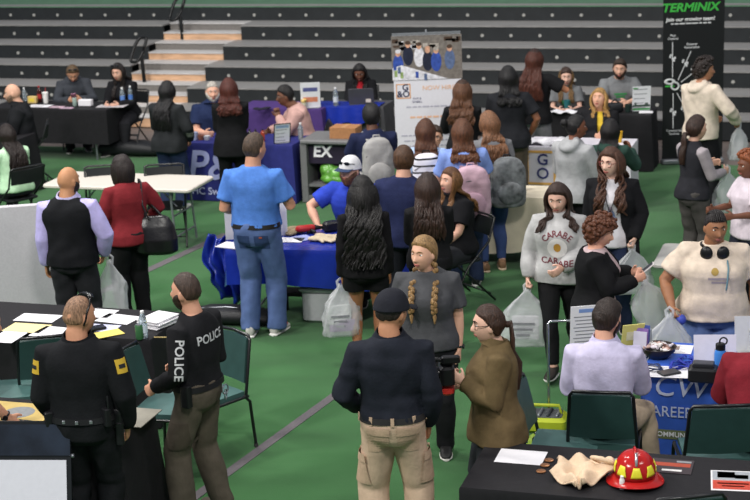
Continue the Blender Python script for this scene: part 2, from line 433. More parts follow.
        b.tube([an - fv*.045*s - uv*.045*s, an + fv*.02*s - uv*.04*s, an + fv*.12*s - uv*.055*s, an + fv*.17*s - uv*.062*s], [(.03*s, .03*s), (.036*s, .036*s), (.042*s, .022*s), (.038*s, .014*s)], side=np.cross(fv, uv), n=12)
    o.body = skin('body', b, sk, root, vox=vox, smooth=1)
    # clothes
    def sleeve(sh, k, kind, off):
        sj, e, w = (o.J[x + k] for x in 'sew'); sg = np.sign(np.dot(sj - sp(.488), TX)); inn = sj - TX*sg*.07*s - TZ*.01*s
        if kind == 'short': sh.tube([inn, sj, sj*.62 + e*.38, sj*.28 + e*.72], [.058*ar+off, .059*ar+off, .055*ar+off*1.3, .053*ar+off*1.7], n=16, dome=False)
        elif kind == 'cap': sh.tube([inn, sj, sj*.7 + e*.3], [.058*ar+off, .059*ar+off, .056*ar+off*1.5], n=16, dome=False)
        elif kind == '34': sh.tube([inn, sj, sj*.5+e*.5, e, e*.5+w*.5], [.058*ar+off, .059*ar+off, .052*ar+off, .044*ar+off*1.2, .040*ar+off*1.2], n=16, dome=False)
        else:
            fo = off * (1.0 if kind == 'long' else 1.6)
            sh.tube([inn, sj, sj*.5+e*.5, e, e*.6+w*.4, e*.15+w*.85, e*.0+w*1.0], [.058*ar+off, .059*ar+off, .052*ar+fo, .047*ar+fo, .043*ar+fo, .036*ar+fo*.9, .031*ar+fo*.7], n=16, dome=False)
    def torso_cloth(sh, hem, off, neckD=.580, flare=0.0):
        n0 = 14; rings = []
        for i in range(n0):
            D = hem + (neckD - hem) * i / (n0 - 1); Dq = max(D, .03) if D < .03 else D
            a, bb, y = pr(Dq); c = sp(D) + TY*y; w = off + flare * sst(.15, hem, D) if hem < .15 else off; rg = []
            if D > .50: w = off * .8
            for j in range(32):
                th = 2*PI*j/32; cx, sy = math.cos(th), math.sin(th); cx = math.copysign(abs(cx)**(2/2.35), cx); sy = math.copysign(abs(sy)**(2/2.35), sy)
                rg.append(c + TX*(a + w)*cx + TY*(bb + w)*sy)
            rings.append(rg)
        sh.loft(rings)
    if top:
        kind = top.get('kind', 'short'); off = top.get('off', .013); tuck = top.get('tuck', False)
        hem = top.get('hem', .07 if tuck else -.06); hem = max(hem, .0) if sit else hem
        sh = S(); torso_cloth(sh, hem, off, top.get('neck', .580), top.get('flare', .004 if tuck else .012))
        if kind != 'vest':
            for k in 'LR': sleeve(sh, k, kind, off)
        if top.get('hood'):
            cc = sp(.55) + TY*(-.075*s); sh.torus(cc + TZ*.0, .085*s, .034*s, TB @ rotx(.5), n=20, m=10); sh.ell(cc - TY*.03*s - TZ*.06*s, (.105*s, .05*s, .085*s), TB)
        o.top = skin(top.get('name', 'shirt'), sh, top['mat'] if 'mat' in top else fab(top['col']), root, vox=.0105, smooth=4, wr=top.get('wr', .0085), wf=top.get('wf', 15), seed=seed)
        if 'sleeve' in top:
            sl = S()
            for k in 'LR': sleeve(sl, k, top.get('sleeve_kind', 'long'), off + .001)
            skin('sleeve', sl, fab(top['sleeve']), root, vox=.0105, smooth=4, wr=.003, seed=seed+1)
        if top.get('collar'):
            sh = S(); c = sp(.598) + TY*(-.002*s); Bc = TB @ rotx(.30)
            sh.lathe(c, [(.080*s*fa*bw, -.030), (.069*s*fa*bw, .014), (.074*s*fa*bw, .020), (.088*s*fa*bw, -.016), (.100*s*fa*bw, -.036)], n=22, B=Bc); part('collar', sh, fab(top['collar']), root)
    if over:
        off = over.get('off', .026); op = math.radians(over.get('open', 16)); hem = over.get('hem', -.12); hem = max(hem, .0) if sit else hem
        sh = S(); grid = []
        for i in range(14):
            D = hem + (.545 - hem) * i / 13; Dq = max(D, .03); a, bb, y = pr(Dq); c = sp(D) + TY*y; row = []; opn = op * (1 + .5 * sst(.30, .0, D))
            w = off + over.get('flare', .02) * sst(.15, -.15, D)
            for j in range(36):
                th = PI/2 + opn + (2*PI - 2*opn) * j / 35; cx, sy = math.cos(th), math.sin(th); cx = math.copysign(abs(cx)**(2/2.35), cx); sy = math.copysign(abs(sy)**(2/2.35), sy)
                row.append(c + TX*(a + w)*cx + TY*(bb + w)*sy)
            grid.append(row)
        sh.sheet(grid, .022)
        for k in 'LR':
            if over.get('sleeves', True): sleeve(sh, k, over.get('kind', 'long'), off + .004)
        o.over = skin(over.get('name', 'jacket'), sh, fab(over['col']), root, vox=.0095, smooth=3, wr=.007, seed=seed+5)
    if bottom:
        kind = bottom.get('kind', 'trousers'); off = bottom.get('off', .012); sh = S(); wst = bottom.get('waist', .12 if (top or {}).get('tuck') else .05)
        if sit: wst = min(wst, .10)
        Dl = [-.095, -.05, 0, .04, .08, wst] if not sit else [-.06, -.02, .02, .06, wst]
        sh.loft([ring(D, off if D > -.06 else off*.6) for D in Dl])
        for k in 'LR':
            hj, kn, an = (o.J[x + k] for x in 'hka'); q = bottom.get('wide', 0.0)
            if kind == 'shorts': f = bottom.get('len', .55); sh.tube([hj, hj*.5 + (hj*(1-f)+kn*f)*.5, hj*(1-f)+kn*f], [.088*lr+off, .084*lr+off*1.3, .078*lr+off*2], n=18, dome=False)
            elif kind == 'leggings': sh.tube([hj, hj*.6 + kn*.4, hj*.2 + kn*.8, kn, kn*.68 + an*.32, kn*.3 + an*.7, an + (kn-an)*.06], [.088*lr+.008, .079*lr+.008, .060*lr+.008, .054*lr+.008, .055*lr+.008, .040*lr+.009, .036*lr+.009], n=16, dome=False)
            else:
                e2 = an - unit(an - kn)*(-.035*s)
                sh.tube([hj, hj*.6 + kn*.4, hj*.2 + kn*.8, kn, kn*.6 + an*.4, kn*.2 + an*.8, e2], [.088*lr+off, .080*lr+off*1.2, .065*lr+off*1.5+q*.5, .060*lr+off*1.5+q*.7, .060*lr+off+q*.9, .058*s+off+q, .060*s+off*.8+q], n=18, dome=False)
        o.bot = skin(bottom.get('name', kind if kind != 'jeans' else 'jeans'), sh, fab(bottom['col']), root, vox=.0105, smooth=4, wr=bottom.get('wr', .008), wf=bottom.get('wf', 15), seed=seed+2)
    if belt:
        D = .085 if not isinstance(belt, dict) else belt.get('D', .085); sh = S(); r0 = ring(D - .018, .019); r1 = ring(D - .018, .024); r2 = ring(D + .018, .024); r3 = ring(D + .018, .019)
        sh.loft([r0, r1, r2, r3]); part('belt', sh, M('leather ' + (belt if isinstance(belt, str) else belt['col']), belt if isinstance(belt, str) else belt['col'], rough=.45, var=.1, scale=40), root)
    if shoes:
        um = M('shoe ' + shoes, shoes, rough=.55, var=.1, scale=40, bump=.1); so = M('sole ' + (sole or '#d8d6d0'), sole or '#d8d6d0', rough=.7)
        for k in 'LR':
            an = o.J['a'+k]; fv, uv = o.J['f'+k]; sd = np.cross(fv, uv); sh = S()
            def rg(y, z0, z1, w, n=14): return [an + fv*y*s + uv*(z0+z1)/2*s + sd*w*s*math.cos(2*PI*j/n) + uv*(z1-z0)/2*s*math.copysign(abs(math.sin(2*PI*j/n))**.7, math.sin(2*PI*j/n)) for j in range(n)]
            sh.loft([rg(-.082, -.05, -.015, .018), rg(-.076, -.075, .015, .034), rg(-.03, -.075, .030, .043), rg(.03, -.075, .012, .044), rg(.09, -.075, -.020, .048), rg(.15, -.075, -.034, .046), rg(.185, -.073, -.042, .034), rg(.198, -.068, -.05, .016)], mi=0)
            sh.loft([rg(-.088, -.085, -.066, .02), rg(-.082, -.085, -.063, .038), rg(-.02, -.085, -.063, .045), rg(.09, -.085, -.066, .052), rg(.16, -.085, -.066, .047), rg(.205, -.083, -.066, .02)], mi=1)
            part('shoe', sh, [um, so], root, smooth=60)
    # face
    hcol = hair.get('col', '#2a1d16') if hair else (brow or '#2a1d16')
    H = lambda p: hc + B @ (np.asarray(p, float) * hs)
    o.H = H
    if face_on:
        ew = M('eye white', '#e9e4dc', rough=.25, var=.02); ei = M('eye iris', '#2b1c14', rough=.2, var=.1)
        for sx in (-1, 1):
            sh = S(); p = face_pt(sx*.031, .010); sh.ell(H(p + V(0, -.004, 0)), (.0135*hs, .0085*hs, .0075*hs), B, n=14, m=8, mi=0); sh.ell(H(p + V(0, .0028, 0)), (.0058*hs, .0028*hs, .0062*hs), B, n=10, m=6, mi=1)
            part('eye', sh, [ew, ei], root, smooth=True)
        sh = S()
        for sx in (-1, 1): sh.tube([H(face_pt(sx*x, z, .0015)) for x, z in ((.014, .030), (.028, .036), (.046, .029))], [(.0035*hs, .0035*hs), (.0042*hs, .004*hs), (.002*hs, .002*hs)], n=6)
        part('eyebrows', sh, hairm(brow or hcol), root, smooth=True)
        sh = S()
        sh.tube([H(face_pt(x, z, .0008)) for x, z in ((-.022, -.060), (-.011, -.057), (0, -.0585), (.011, -.057), (.022, -.060))], [.002*hs, .0042*hs, .0042*hs, .0042*hs, .002*hs], n=8)
        sh.tube([H(face_pt(x, z, .0008)) for x, z in ((-.020, -.0625), (-.010, -.067), (0, -.0685), (.010, -.067), (.020, -.0625))], [.002*hs, .0048*hs, .0052*hs, .0048*hs, .002*hs], n=8)
        part('lips', sh, M('lips ' + lips, lips, rough=.4, var=.05), root, smooth=True)
    if beard:
        zt = ([-1, -.1, .1, .4, 1], [-3, -3, -3, -3, -3])
        g = np.random.default_rng(seed); n, m = 48, 34; rings = []
        for i in range(m + 1):
            ph = -PI/2 + PI * min(max(i/m, .012), .988); rg = []
            for j in range(n):
                u = V(math.cos(ph)*math.cos(2*PI*j/n), math.cos(ph)*math.sin(2*PI*j/n), math.sin(ph)); p = head_point(u)
                w = sst(-.02, .12, u[1]) * sst(np.interp(abs(u[0]), [0, .25, .5, .8, 1], [-.42, -.40, -.38, -.1, .1]), np.interp(abs(u[0]), [0, .25, .5, .8, 1], [-.50, -.50, -.52, -.25, -.05]), u[2])
                mouth = math.exp(-(p[0]/.020)**2 - ((p[2]+.064)/.009)**2)
                w *= 1 - .9*mouth
                rg.append(H(p * (.93 + .07*w) + u * w * (beard.get('len', .008)) + V(0, 0, -1)*w*beard.get('drop', 0)*max(0, -u[2])))
            rings.append(rg)
        part('beard', S().loft(rings), hairm(beard['col']), root, smooth=True)
    if glasses:
        sh = S(); gm = M('spectacle ' + glasses, glasses, rough=.3, var=.05)
        fy = face_pt(.031, .008)[1] + .012
        for sx in (-1, 1):
            sh.torus(H(V(sx*.033, fy, .006)), .022*hs, .0024*hs, B @ rotx(PI/2), n=20, m=6, sx=1.12)
            sh.tube([H(V(sx*.057, fy, .012)), H(V(sx*.078, fy - .03, .014)), H(V(sx*.081, -.01, .014)), H(V(sx*.080, -.025, .0))], .0024*hs, n=6)
        sh.tube([H(V(-.010, fy + .001, .010)), H(V(0, fy + .004, .012)), H(V(.010, fy + .001, .010))], .002*hs, n=6)
        part('glasses', sh, gm, root, smooth=True)
    if hair: do_hair(o, hair, root, seed)
    return o

def do_hair(o, hair, root, seed):
    st = hair['style']; hm = hairm(hair['col']); hc, B, hs, s, H = o.hc, o.B, o.hs, o.s, o.H; g = random.Random(seed * 3 + 1)
    if st in ('short', 'fade', 'curlycap', 'ponytail', 'braids', 'cornrows', 'bun'):
        zt = ZT['fade' if st in ('fade',) else 'short']; th = hair.get('th', {'short': .014, 'fade': .007, 'curlycap': .026, 'ponytail': .010, 'braids': .012, 'cornrows': .007, 'bun': .008}[st])
        f = (lambda u: th * (.65 + .6 * max(0, u[2]))) if st in ('short', 'fade') else th
        part('hair', cap_shell(hc, B, hs, zt, f, low=hair.get('low', 0), lump=hair.get('lump', .004 if st != 'curlycap' else .012), seed=seed, fr=60 if st != 'curlycap' else 110, n=56, m=40), hm, root, smooth=True)
    if st == 'curlycap':
        sh = S()
        for i in range(hair.get('n', 90)):
            a = g.uniform(0, 2*PI); z = g.uniform(-.5, 1); u = V(math.sqrt(max(0, 1-z*z))*math.cos(a), math.sqrt(max(0, 1-z*z))*math.sin(a), z)
            if z < np.interp(u[1], *ZT['short']) + .05: continue
            r = g.uniform(.014, .022) * hs; sh.ell(H(head_point(u)*1.12 + u*(th - .008)), (r, r, r*.9), B, n=8, m=6)
        part('curls', sh, hm, root, smooth=True)
    if st == 'cornrows':
        sh = S()
        for q in range(-4, 5):
            pts = []
            for i in range(10):
                a = .40 + i/9*2.1; u = unit(V(math.sin(q*.19)*1.05, math.cos(a)*math.cos(q*.17), math.sin(a)+.30)); pts.append(H(head_point(u) + u*.010))
            sh.tube(pts, .0068*hs, n=6)
        part('braided_rows', sh, hm, root, smooth=True)
    if st == 'bun': part('hair_bun', S().ell(H(V(0, -.115, .05)), .04*hs, B, n=14, m=10), hm, root, smooth=True)
    def outy(D, front):          # how far the torso (with its clothes) reaches at height D
        a, b, y = o.pr(min(max(D, .0), .5)); return (y + b + .03*s) if front else (y - b - .035*s)
    if st == 'long':
        part('hair', cap_shell(hc, B, hs, ZT['long'], lambda u: hair.get('th', .016) * (.7 + .5*max(0, u[2])), lump=.004, seed=seed, n=56, m=40, low=hair.get('low', 0)), hm, root, smooth=True)
        L = hair.get('len', .42); wv = hair.get('wave', .006); vol = hair.get('vol', 1.0); fr = hair.get('front', True); sh = S(); a0 = hair.get('a0', 70)
        hz = float(np.dot(hc - o.sp(0), o.TZ)) / s
        N = hair.get('n', 92)
        for i in range(N):
            al = a0 + (360 - 2*a0) * (i % (N//2) + g.uniform(.1, .9)) / (N//2); ar_ = math.radians(al); sx, cy = math.sin(ar_), math.cos(ar_); lay = 1 + .06 * (i // (N//2)) * vol
            d = lambda el: V(sx*math.cos(el), cy*math.cos(el), math.sin(el))
            pts = [H(V(.02*sx, -.02 + .02*cy, .112)), H(HD*d(.75)*1.03*lay), H(HD*d(.1)*(1.05 + .06*(vol-1))*lay + d(0)*.010*vol), H(HD*d(-.25)*1.08*lay*vol**.5 + V(0, 0, -.03))]
            front = cy > -.05 and fr; end = hz - L / s * g.uniform(.88, 1.0); D = .52
            bx_ = sx * (.085 + .045*vol) * s * g.uniform(.75, 1.15) if not front else math.copysign(g.uniform(.06, .115)*s*vol**.5, sx)
            st0 = np.dot(pts[-1] - o.sp(0), o.TZ)/s - .05
            if not (cy > -.05) or front:
                Dl = np.linspace(min(st0, .56), end, 6) if end < .5 else np.linspace(st0, end, 4)
                ph = g.uniform(0, 6)
                for q, D in enumerate(Dl):
                    yy = outy(D, front) if D < .5 else (outy(.5, front)*.75 if front else -.085*s)
                    yy *= (1 if front else (1 + .12*(vol - 1) + .05*(i // (N//2))))
                    k_ = q / max(1, len(Dl)-1); xx = bx_*(.75 + .25*k_) + (math.copysign(.055*s*sst(0, .7, k_), sx) if front and hair.get('side') else 0)
                    pts.append(o.sp(D) + o.TX*(xx + wv*1.5*math.sin(q*2.2 + ph)) + o.TY*(yy + wv*math.cos(q*2.0 + ph) - (0 if front else .01*vol)))
            r = hair.get('r', .0145) * hs
            m_ = len(pts); rad = [r*.5, r*.95] + [r*1.05]*(m_-4) + [r*.9, r*.35]
            P2 = []; R2 = []
            for q in range(m_-1):           # a Catmull-Rom pass for smooth strands
                p0, p1, p2, p3 = pts[max(q-1, 0)], pts[q], pts[q+1], pts[min(q+2, m_-1)]
                for t in (0, .33, .66):
                    P2.append(.5*((2*p1) + (-p0+p2)*t + (2*p0-5*p1+4*p2-p3)*t*t + (-p0+3*p1-3*p2+p3)*t**3)); R2.append(rad[q]*(1-t) + rad[q+1]*t)
            P2.append(pts[-1]); R2.append(rad[-1])
            sh.tube(P2, [(x, x*.62) for x in R2], side=o.TX*cy - o.TY*sx, n=6)
        part('long_strands', sh, hairm(hair.get('tip', hair['col'])), root, smooth=True)
        if hair.get('ends'):
            pass
    if st == 'bob':
        part('hair', cap_shell(hc, B, hs, ([-1, -.2, .1, .4, .6, .8, 1], [-1.2, -1.2, -1.05, -.75, .3, .6, .6]), lambda u: .022 + .012*max(0, -u[2]), lump=.006, seed=seed, n=56, m=40, low=hair.get('low', 0)), hm, root, smooth=True)
        sh = S()
        for i in range(44):
            ar_ = math.radians(60 + 240*(i + g.random())/44); sx, cy = math.sin(ar_), math.cos(ar_)
            d = lambda el: V(sx*math.cos(el), cy*math.cos(el), math.sin(el))
            sh.tube([H(HD*d(.8)*1.08), H(HD*d(.2)*1.18), H(HD*d(-.3)*1.24 + V(0, 0, -.015)), H(HD*d(-.4)*1.25 + V(0, 0, -.02 - hair.get('drop', .05)*g.uniform(.6, 1)))], [.010, .016, .017, .006], n=6)
        part('strands', sh, hm, root, smooth=True)
    if st == 'ponytail':
        tie = H(V(0, -.112, hair.get('z', .02))); L = hair.get('len', .38); sh = S()
        back = o.sp(.45)[:] ; 
        for i in range(12):
            a = 2*PI*i/12; r0 = .016 if i else 0
            dx, dy = r0*math.cos(a), r0*math.sin(a); sw = hair.get('sway', 0)
            zt_ = np.dot(tie - o.sp(0), o.TZ)/s
            pts = [tie + B @ V(dx*.5, .02, dy*.5), tie + B @ V(dx, -.025, dy)]
            for q in range(1, 6):
                D = zt_ - L/s*q/5 + .0; yy = np.dot(tie - o.sp(zt_), o.TY) - .035 if D > .5 else min(outy(D, False) - .005, -.10*s) + dy
                pts.append(o.sp(D) + o.TX*(np.dot(tie - o.sp(zt_), o.TX)*(1-q/8) + dx*1.6 + sw*q/5) + o.TY*(yy))
            sh.tube(pts, [.010, .013, .015, .015, .014, .012, .004], n=7)
        sh.torus(tie, .018, .006, B @ rotx(PI/2))
        part('ponytail', sh, hairm(hair.get('tip', hair['col'])), root, smooth=True)
    if st == 'braids':
        for sd in (-1, 1):
            sh = S(); p0 = H(V(sd*.072, -.02, -.07)); D0 = np.dot(p0 - o.sp(0), o.TZ)/s; L = hair.get('len', .30)
            pts = [p0, o.sp(.53) + o.TX*sd*.085*s + o.TY*.045*s, o.sp(.47) + o.TX*sd*.09*s + o.TY*(outy(.47, True)+.012)]
            for q in range(1, 5): D = .47 - .045*q; pts.append(o.sp(D) + o.TX*sd*.088*s + o.TY*(outy(D, True)+.006))
            for q in range(len(pts)-1):
                for t in (0, .5):
                    p = pts[q]*(1-t) + pts[q+1]*t; d = unit(pts[q+1] - pts[q]); sgn = 1 if (q*2 + int(t*2)) % 2 else -1
                    for zz in (-1, 1): sh.ell(p + o.TX*zz*.008 + d*zz*sgn*.006, (.018, .017, .022), n=9, m=7)
            sh.tube([pts[-1], pts[-1] - o.TZ*.02, pts[-1] - o.TZ*.07], [.010, .016, .006], n=8)
            part('braid', sh, hm, root, smooth=True)

def ball_cap(o, col, bill='#222226', badge=None, tilt=.0):
    'a cap worn on the head: crown and peak'
    sh = S(); n, m = 36, 14; rings = []; H = o.H
    for i in range(m + 1):
        t = i / m; ph = .20 + (PI/2 - .20) * t if t < 1 else PI/2 - .02
        z = math.sin(ph); rings.append([H(V(HD[0]*1.24*math.cos(ph)**.8*math.cos(2*PI*j/n), HD[1]*1.21*math.cos(ph)**.8*math.sin(2*PI*j/n) - .004, HD[2]*1.17*z)) for j in range(n)])
    sh.loft([[p - o.B[:, 2]*.006 for p in rings[0]]] + rings)
    part('cap_crown', sh, fab(col), o.root, smooth=True)
    sh = S(); grid = []
    for i in range(7):
        row = []
        for j in range(13):
            a = (j/12 - .5) * 2.0; r0 = i/6*.075
            row.append(H(V(math.sin(a)*(HD[0]*1.22)*(1 - .03*i/6*abs(a)), math.cos(a)*HD[1]*1.18 + r0*math.cos(a)**.35 if abs(a) < 1.5 else 0, HD[2]*.235 - .010*(i/6) - .012*abs(math.sin(a))**2*(i/6))))
        grid.append(row)
    sh.sheet(grid, .004); part('cap_peak', sh, fab(bill), o.root, smooth=True)
# ------------------------------------------------------------------ the setting
BK = M('stand black', '#26292b', rough=.55, var=.12, scale=6, spec=.3)
ALU = M('tread grey', '#8f8d8b', rough=.5, var=.16, scale=5, stretch=(.3, 4, 4))
ALU2 = M('aisle tread grey', '#c6c3c1', rough=.5, var=.12, scale=5, stretch=(.3, 4, 4))
WOOD = M('step wood', '#cfa684', rough=.6, var=.2, scale=4, stretch=(.25, 3, 6))
GRN = M('concourse green', '#5c7f66', rough=.85, var=.1, scale=5)
TURF = None
def make_turf():
    m = bpy.data.materials.new('turf'); m.use_nodes = True; nt = m.node_tree; b = nt.nodes['Principled BSDF']
    b.inputs['Roughness'].default_value = .9; b.inputs['Specular IOR Level'].default_value = .1; b.inputs['Sheen Weight'].default_value = .15
    tc = nt.nodes.new('ShaderNodeTexCoord')
    def noise(sc, st=None, det=3):
        n = nt.nodes.new('ShaderNodeTexNoise'); n.inputs['Scale'].default_value = sc; n.inputs['Detail'].default_value = det
        mp = nt.nodes.new('ShaderNodeMapping'); nt.links.new(tc.outputs['Object'], mp.inputs['Vector'])
        mp.inputs['Rotation'].default_value = (0, 0, PSI)
        if st: mp.inputs['Scale'].default_value = st
        nt.links.new(mp.outputs['Vector'], n.inputs['Vector']); return n
    n1 = noise(1.1, (.5, 2.2, 1)); n2 = noise(160, None, 2)
    r1 = nt.nodes.new('ShaderNodeValToRGB'); r1.color_ramp.elements[0].position = .3; r1.color_ramp.elements[1].position = .75
    r1.color_ramp.elements[0].color = rgb('#2c5a2d'); r1.color_ramp.elements[1].color = rgb('#386c39'); nt.links.new(n1.outputs['Fac'], r1.inputs['Fac'])
    mx = nt.nodes.new('ShaderNodeMixRGB'); mx.blend_type = 'MULTIPLY'; mx.inputs['Fac'].default_value = .5
    r2 = nt.nodes.new('ShaderNodeValToRGB'); r2.color_ramp.elements[0].color = (.45, .45, .45, 1); r2.color_ramp.elements[1].color = (1.3, 1.3, 1.3, 1); nt.links.new(n2.outputs['Fac'], r2.inputs['Fac'])
    nt.links.new(r1.outputs['Color'], mx.inputs['Color1']); nt.links.new(r2.outputs['Color'], mx.inputs['Color2']); nt.links.new(mx.outputs['Color'], b.inputs['Base Color'])
    bp = nt.nodes.new('ShaderNodeBump'); bp.inputs['Strength'].default_value = .5; bp.inputs['Distance'].default_value = .01; nt.links.new(n2.outputs['Fac'], bp.inputs['Height']); nt.links.new(bp.outputs['Normal'], b.inputs['Normal'])
    return m
TURF = make_turf()
FL = M('arena floor', '#6f6560', rough=.5, var=.12, scale=3)
def bl(u, v, z): return BX*u + BY*v + V(0, 0, z)
def quadbox(name, u0, u1, v0, v1, z0, z1, mat, parent=None):
    s = S(); s.add([bl(u, v, z) for z in (z0, z1) for u, v in ((u0, v0), (u1, v0), (u1, v1), (u0, v1))], [(3, 2, 1, 0), (4, 5, 6, 7), (0, 1, 5, 4), (1, 2, 6, 5), (2, 3, 7, 6), (3, 0, 4, 7)])
    return part(name, s, mat, parent, smooth=0)
tag(quadbox('floor', -40, 40, -12, 34, -.12, -.012, FL), kind='structure')
VT = float(np.dot(gp(70, 147), BY))
tag(quadbox('floor', -40, 40, -12, VT, -.012, 0, TURF), 'green artificial turf laid over the arena floor', kind='structure').name = 'turf_floor'
LINE = M('turf line grey', '#625d61', rough=.9, var=.12, scale=40)
def strip(a, b, w):
    a = V(*a, 0); b = V(*b, 0); d = unit(b - a); n = V(-d[1], d[0], 0) * w/2; s = S()
    s.add([p + V(0, 0, z) for z in (.0005, .004) for p in (a - n, b - n, b + n, a + n)], [(3, 2, 1, 0), (4, 5, 6, 7), (0, 1, 5, 4), (1, 2, 6, 5), (2, 3, 7, 6), (3, 0, 4, 7)])
    o = part('turf_line', s, LINE, None, 0); return tag(o, kind='structure')
ga, gb = gp(225, 475), gp(335, 395); dd = (gb - ga) / np.linalg.norm(gb - ga)
strip((ga - dd*1.3)[:2], (gb + dd*.9)[:2], .085)
ga, gb = gp(142, 273), gp(213, 240); dd = (gb - ga) / np.linalg.norm(gb - ga)
strip((ga - dd*1.6)[:2], (gb + dd*.3)[:2], .11)

ST0, STT, STZ, STR = 23.606, .608, .400, .249
BNK = thing('bleachers', 'tiered arena bleachers with black risers and grey treads behind the crowd', 'bleachers', bl(0, ST0, 0)*V(1, 1, 0)); BNK.location = (0, 0, 0)
def u_at(px, py, k):
    v = ST0 + STT*k; d = ray(px, py); t = (v - np.dot(CAMP, BY)) / np.dot(d, BY); return float(np.dot(CAMP + d*t, BX))
AL = {3: u_at(163, 30, 3), 2: u_at(148, 50, 2), 1: u_at(131, 70, 1), 0: u_at(114, 92, 0), -1: u_at(98, 112, -1)}
AR = {3: u_at(241, 30, 3), 2: u_at(223, 50, 2), 1: u_at(205, 70, 1), 0: u_at(187, 92, 0), -1: u_at(169, 112, -1)}
for k in range(-1, 5):
    zc = STZ + STR*k; z0, z1 = max(0, zc - STR/2), zc + STR/2; v = ST0 + STT*k
    segs = [(-24, 24)] if k == 4 else [(-24, AL[k]), (AR[k], 24)]
    for a, b_ in segs:
        quadbox('riser', a, b_, v, v + .05, z0 - .02, z1, BK, BNK)
        quadbox('tread', a, b_, v - .012, v + STT + (.02 if k < 4 else 6), z1, z1 + .022, GRN if k == 4 else ALU, BNK)
        if k == 4: quadbox('tread_edge', a, b_, v - .014, v + .22, z1 + .022, z1 + .026, ALU, BNK)
    if k < 4:                       # the aisle: two half steps to a row
        quadbox('aisle_step', AL[k], AR[k], v + .02, v + STT, z0 - .02, z0 + STR/2, WOOD, BNK)
        quadbox('aisle_tread', AL[k], AR[k], v + .005, v + STT/2, z0 + STR/2, z0 + STR/2 + .018, ALU2, BNK)
        quadbox('aisle_step', AL[k] + .001, AR[k] - .001, v + STT/2, v + STT + .1, z0, z1, M('step grey', '#77736f', rough=.6), BNK)
        quadbox('aisle_tread', AL[k], AR[k], v + STT/2 - .015, v + STT + .02, z1, z1 + .018, ALU2, BNK)
DOT = M('seat marker', '#a5a49f', rough=.5)
s0 = S(); s0.lathe((0, 0, 0), [(.001, 0), (.026, 0), (.026, .008), (.001, .010)], n=14, B=rotz(-PSI) @ rotx(PI/2)); mk = s0.mesh('seat_marker'); mk.materials.append(DOT); fixn(mk)
def dot(u, k):
    o = bpy.data.objects.new('seat_marker', mk); COL.objects.link(o); o.parent = BNK; o.location = tuple(bl(u, ST0 + STT*k - .002, STZ + STR*k - .01))
for k, u0, n in ((4, -15.2616, 28), (3, -14.8675, 28), (2, -14.4751, 28), (1, -14.0847, 28), (0, -9.4501 - .47133*10, 28)):
    for i in range(-1, n):
        u = u0 + .47133*i; p = bl(u, ST0 + STT*k, STZ + STR*k)
        if k < 4 and AL[k] - .08 < u < AR[k] + .08: continue
        q = p - CAMP; x = 375 + FPX*np.dot(q, CR)/np.dot(q, _fw)
        if -10 < x < 760 and not (k == 0 and x < 180 and x > 60): dot(u, k)
BW = quadbox('wall_back', -30, 30, ST0 + STT*4 + 7.2, ST0 + STT*4 + 7.4, 0, 7, paint('#3c4244', .8)); tag(BW, kind='structure')

RB = M('rail black', '#141516', rough=.35, metal=.3, spec=.5)
def handrail(px, py, k, label):
    z = STZ + STR*(k + .5) + .02; b0 = gp(px, py, z); r = thing('aisle_handrail', label, 'handrail', b0, -PSI, 'aisle handrails')
    s = S(); s.lathe((0, 0, 0), [(.055, 0), (.055, .018), (.03, .03)], n=14); part('base_plate', s, RB, r)
    s = S(); s.tube([V(0, 0, .02), V(-.02, .0, .62)], .032, n=10); part('post', s, RB, r)
    s = S(); pts = []
    for i in range(25):
        a = 2*PI*i/24; x, y = .10*math.copysign(abs(math.cos(a))**.6, math.cos(a)), .20*math.copysign(abs(math.sin(a))**.8, math.sin(a))
        pts.append(V(-.07 + x*.9 + y*.28, .10*math.sin(a), .78 + y*.95))
    s.tube(pts, .027, n=9, dome=False); part('grab_loop', s, RB, r, smooth=True)
handrail(184, 54, 1, 'black aisle handrail higher up the bleacher steps')
handrail(146, 97, -1, 'black aisle handrail at the foot of the bleacher steps')

# ------------------------------------------------------------------ furniture
STEEL = M('grey steel tube', '#8d9096', rough=.35, metal=.6); BLKT = M('black tube', '#17181a', rough=.3, spec=.5, var=.05)
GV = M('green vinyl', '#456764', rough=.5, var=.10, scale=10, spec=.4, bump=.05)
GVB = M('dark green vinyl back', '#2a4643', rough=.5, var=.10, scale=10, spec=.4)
def corner(px, py, which, L, W, rot=-PSI, z=.74):
    c = gp(px, py, z); ex = rotz(rot) @ V(1, 0, 0); ey = rotz(rot) @ V(0, 1, 0)
    c = c - ex*(L/2)*(1 if 'r' in which else -1) - ey*(W/2)*(1 if 'b' in which else -1); c[2] = 0; return c
def table(label, ctr, L=1.83, W=.76, rot=-PSI, H=.74, top='#d9d5cb', group=None, legs=True, name='folding_table', tm=None):
    t = thing(name, label, 'table', ctr, rot, group)
    s = S(); s.rbox((0, 0, H - .022), (L, W, .042), r=.05); part('tabletop', s, tm or M('table plastic ' + top, top, rough=.45, var=.04, scale=60), t)
    if legs:
        for sx in (-1, 1):
            x = sx*(L/2 - .28)
            for sy in (-1, 1):
                s = S(); s.tube([V(x, sy*(W/2 - .10), H - .04), V(x + sx*.04, sy*(W/2 - .08), .02)], .014, n=8, dome=False); part('leg', s, STEEL, t)
            s = S(); s.tube([V(x + sx*.03, -(W/2 - .085), .16), V(x + sx*.03, W/2 - .085, .16)], .011, n=8, dome=False); s.tube([V(x, 0, .40), V(x - sx*.28, 0, H - .05)], .010, n=8, dome=False); s.tube([V(x + sx*.018, -(W/2-.09), .40), V(x + sx*.018, W/2-.09, .40)], .010, n=8, dome=False); part('leg_brace', s, STEEL, t)
    return t
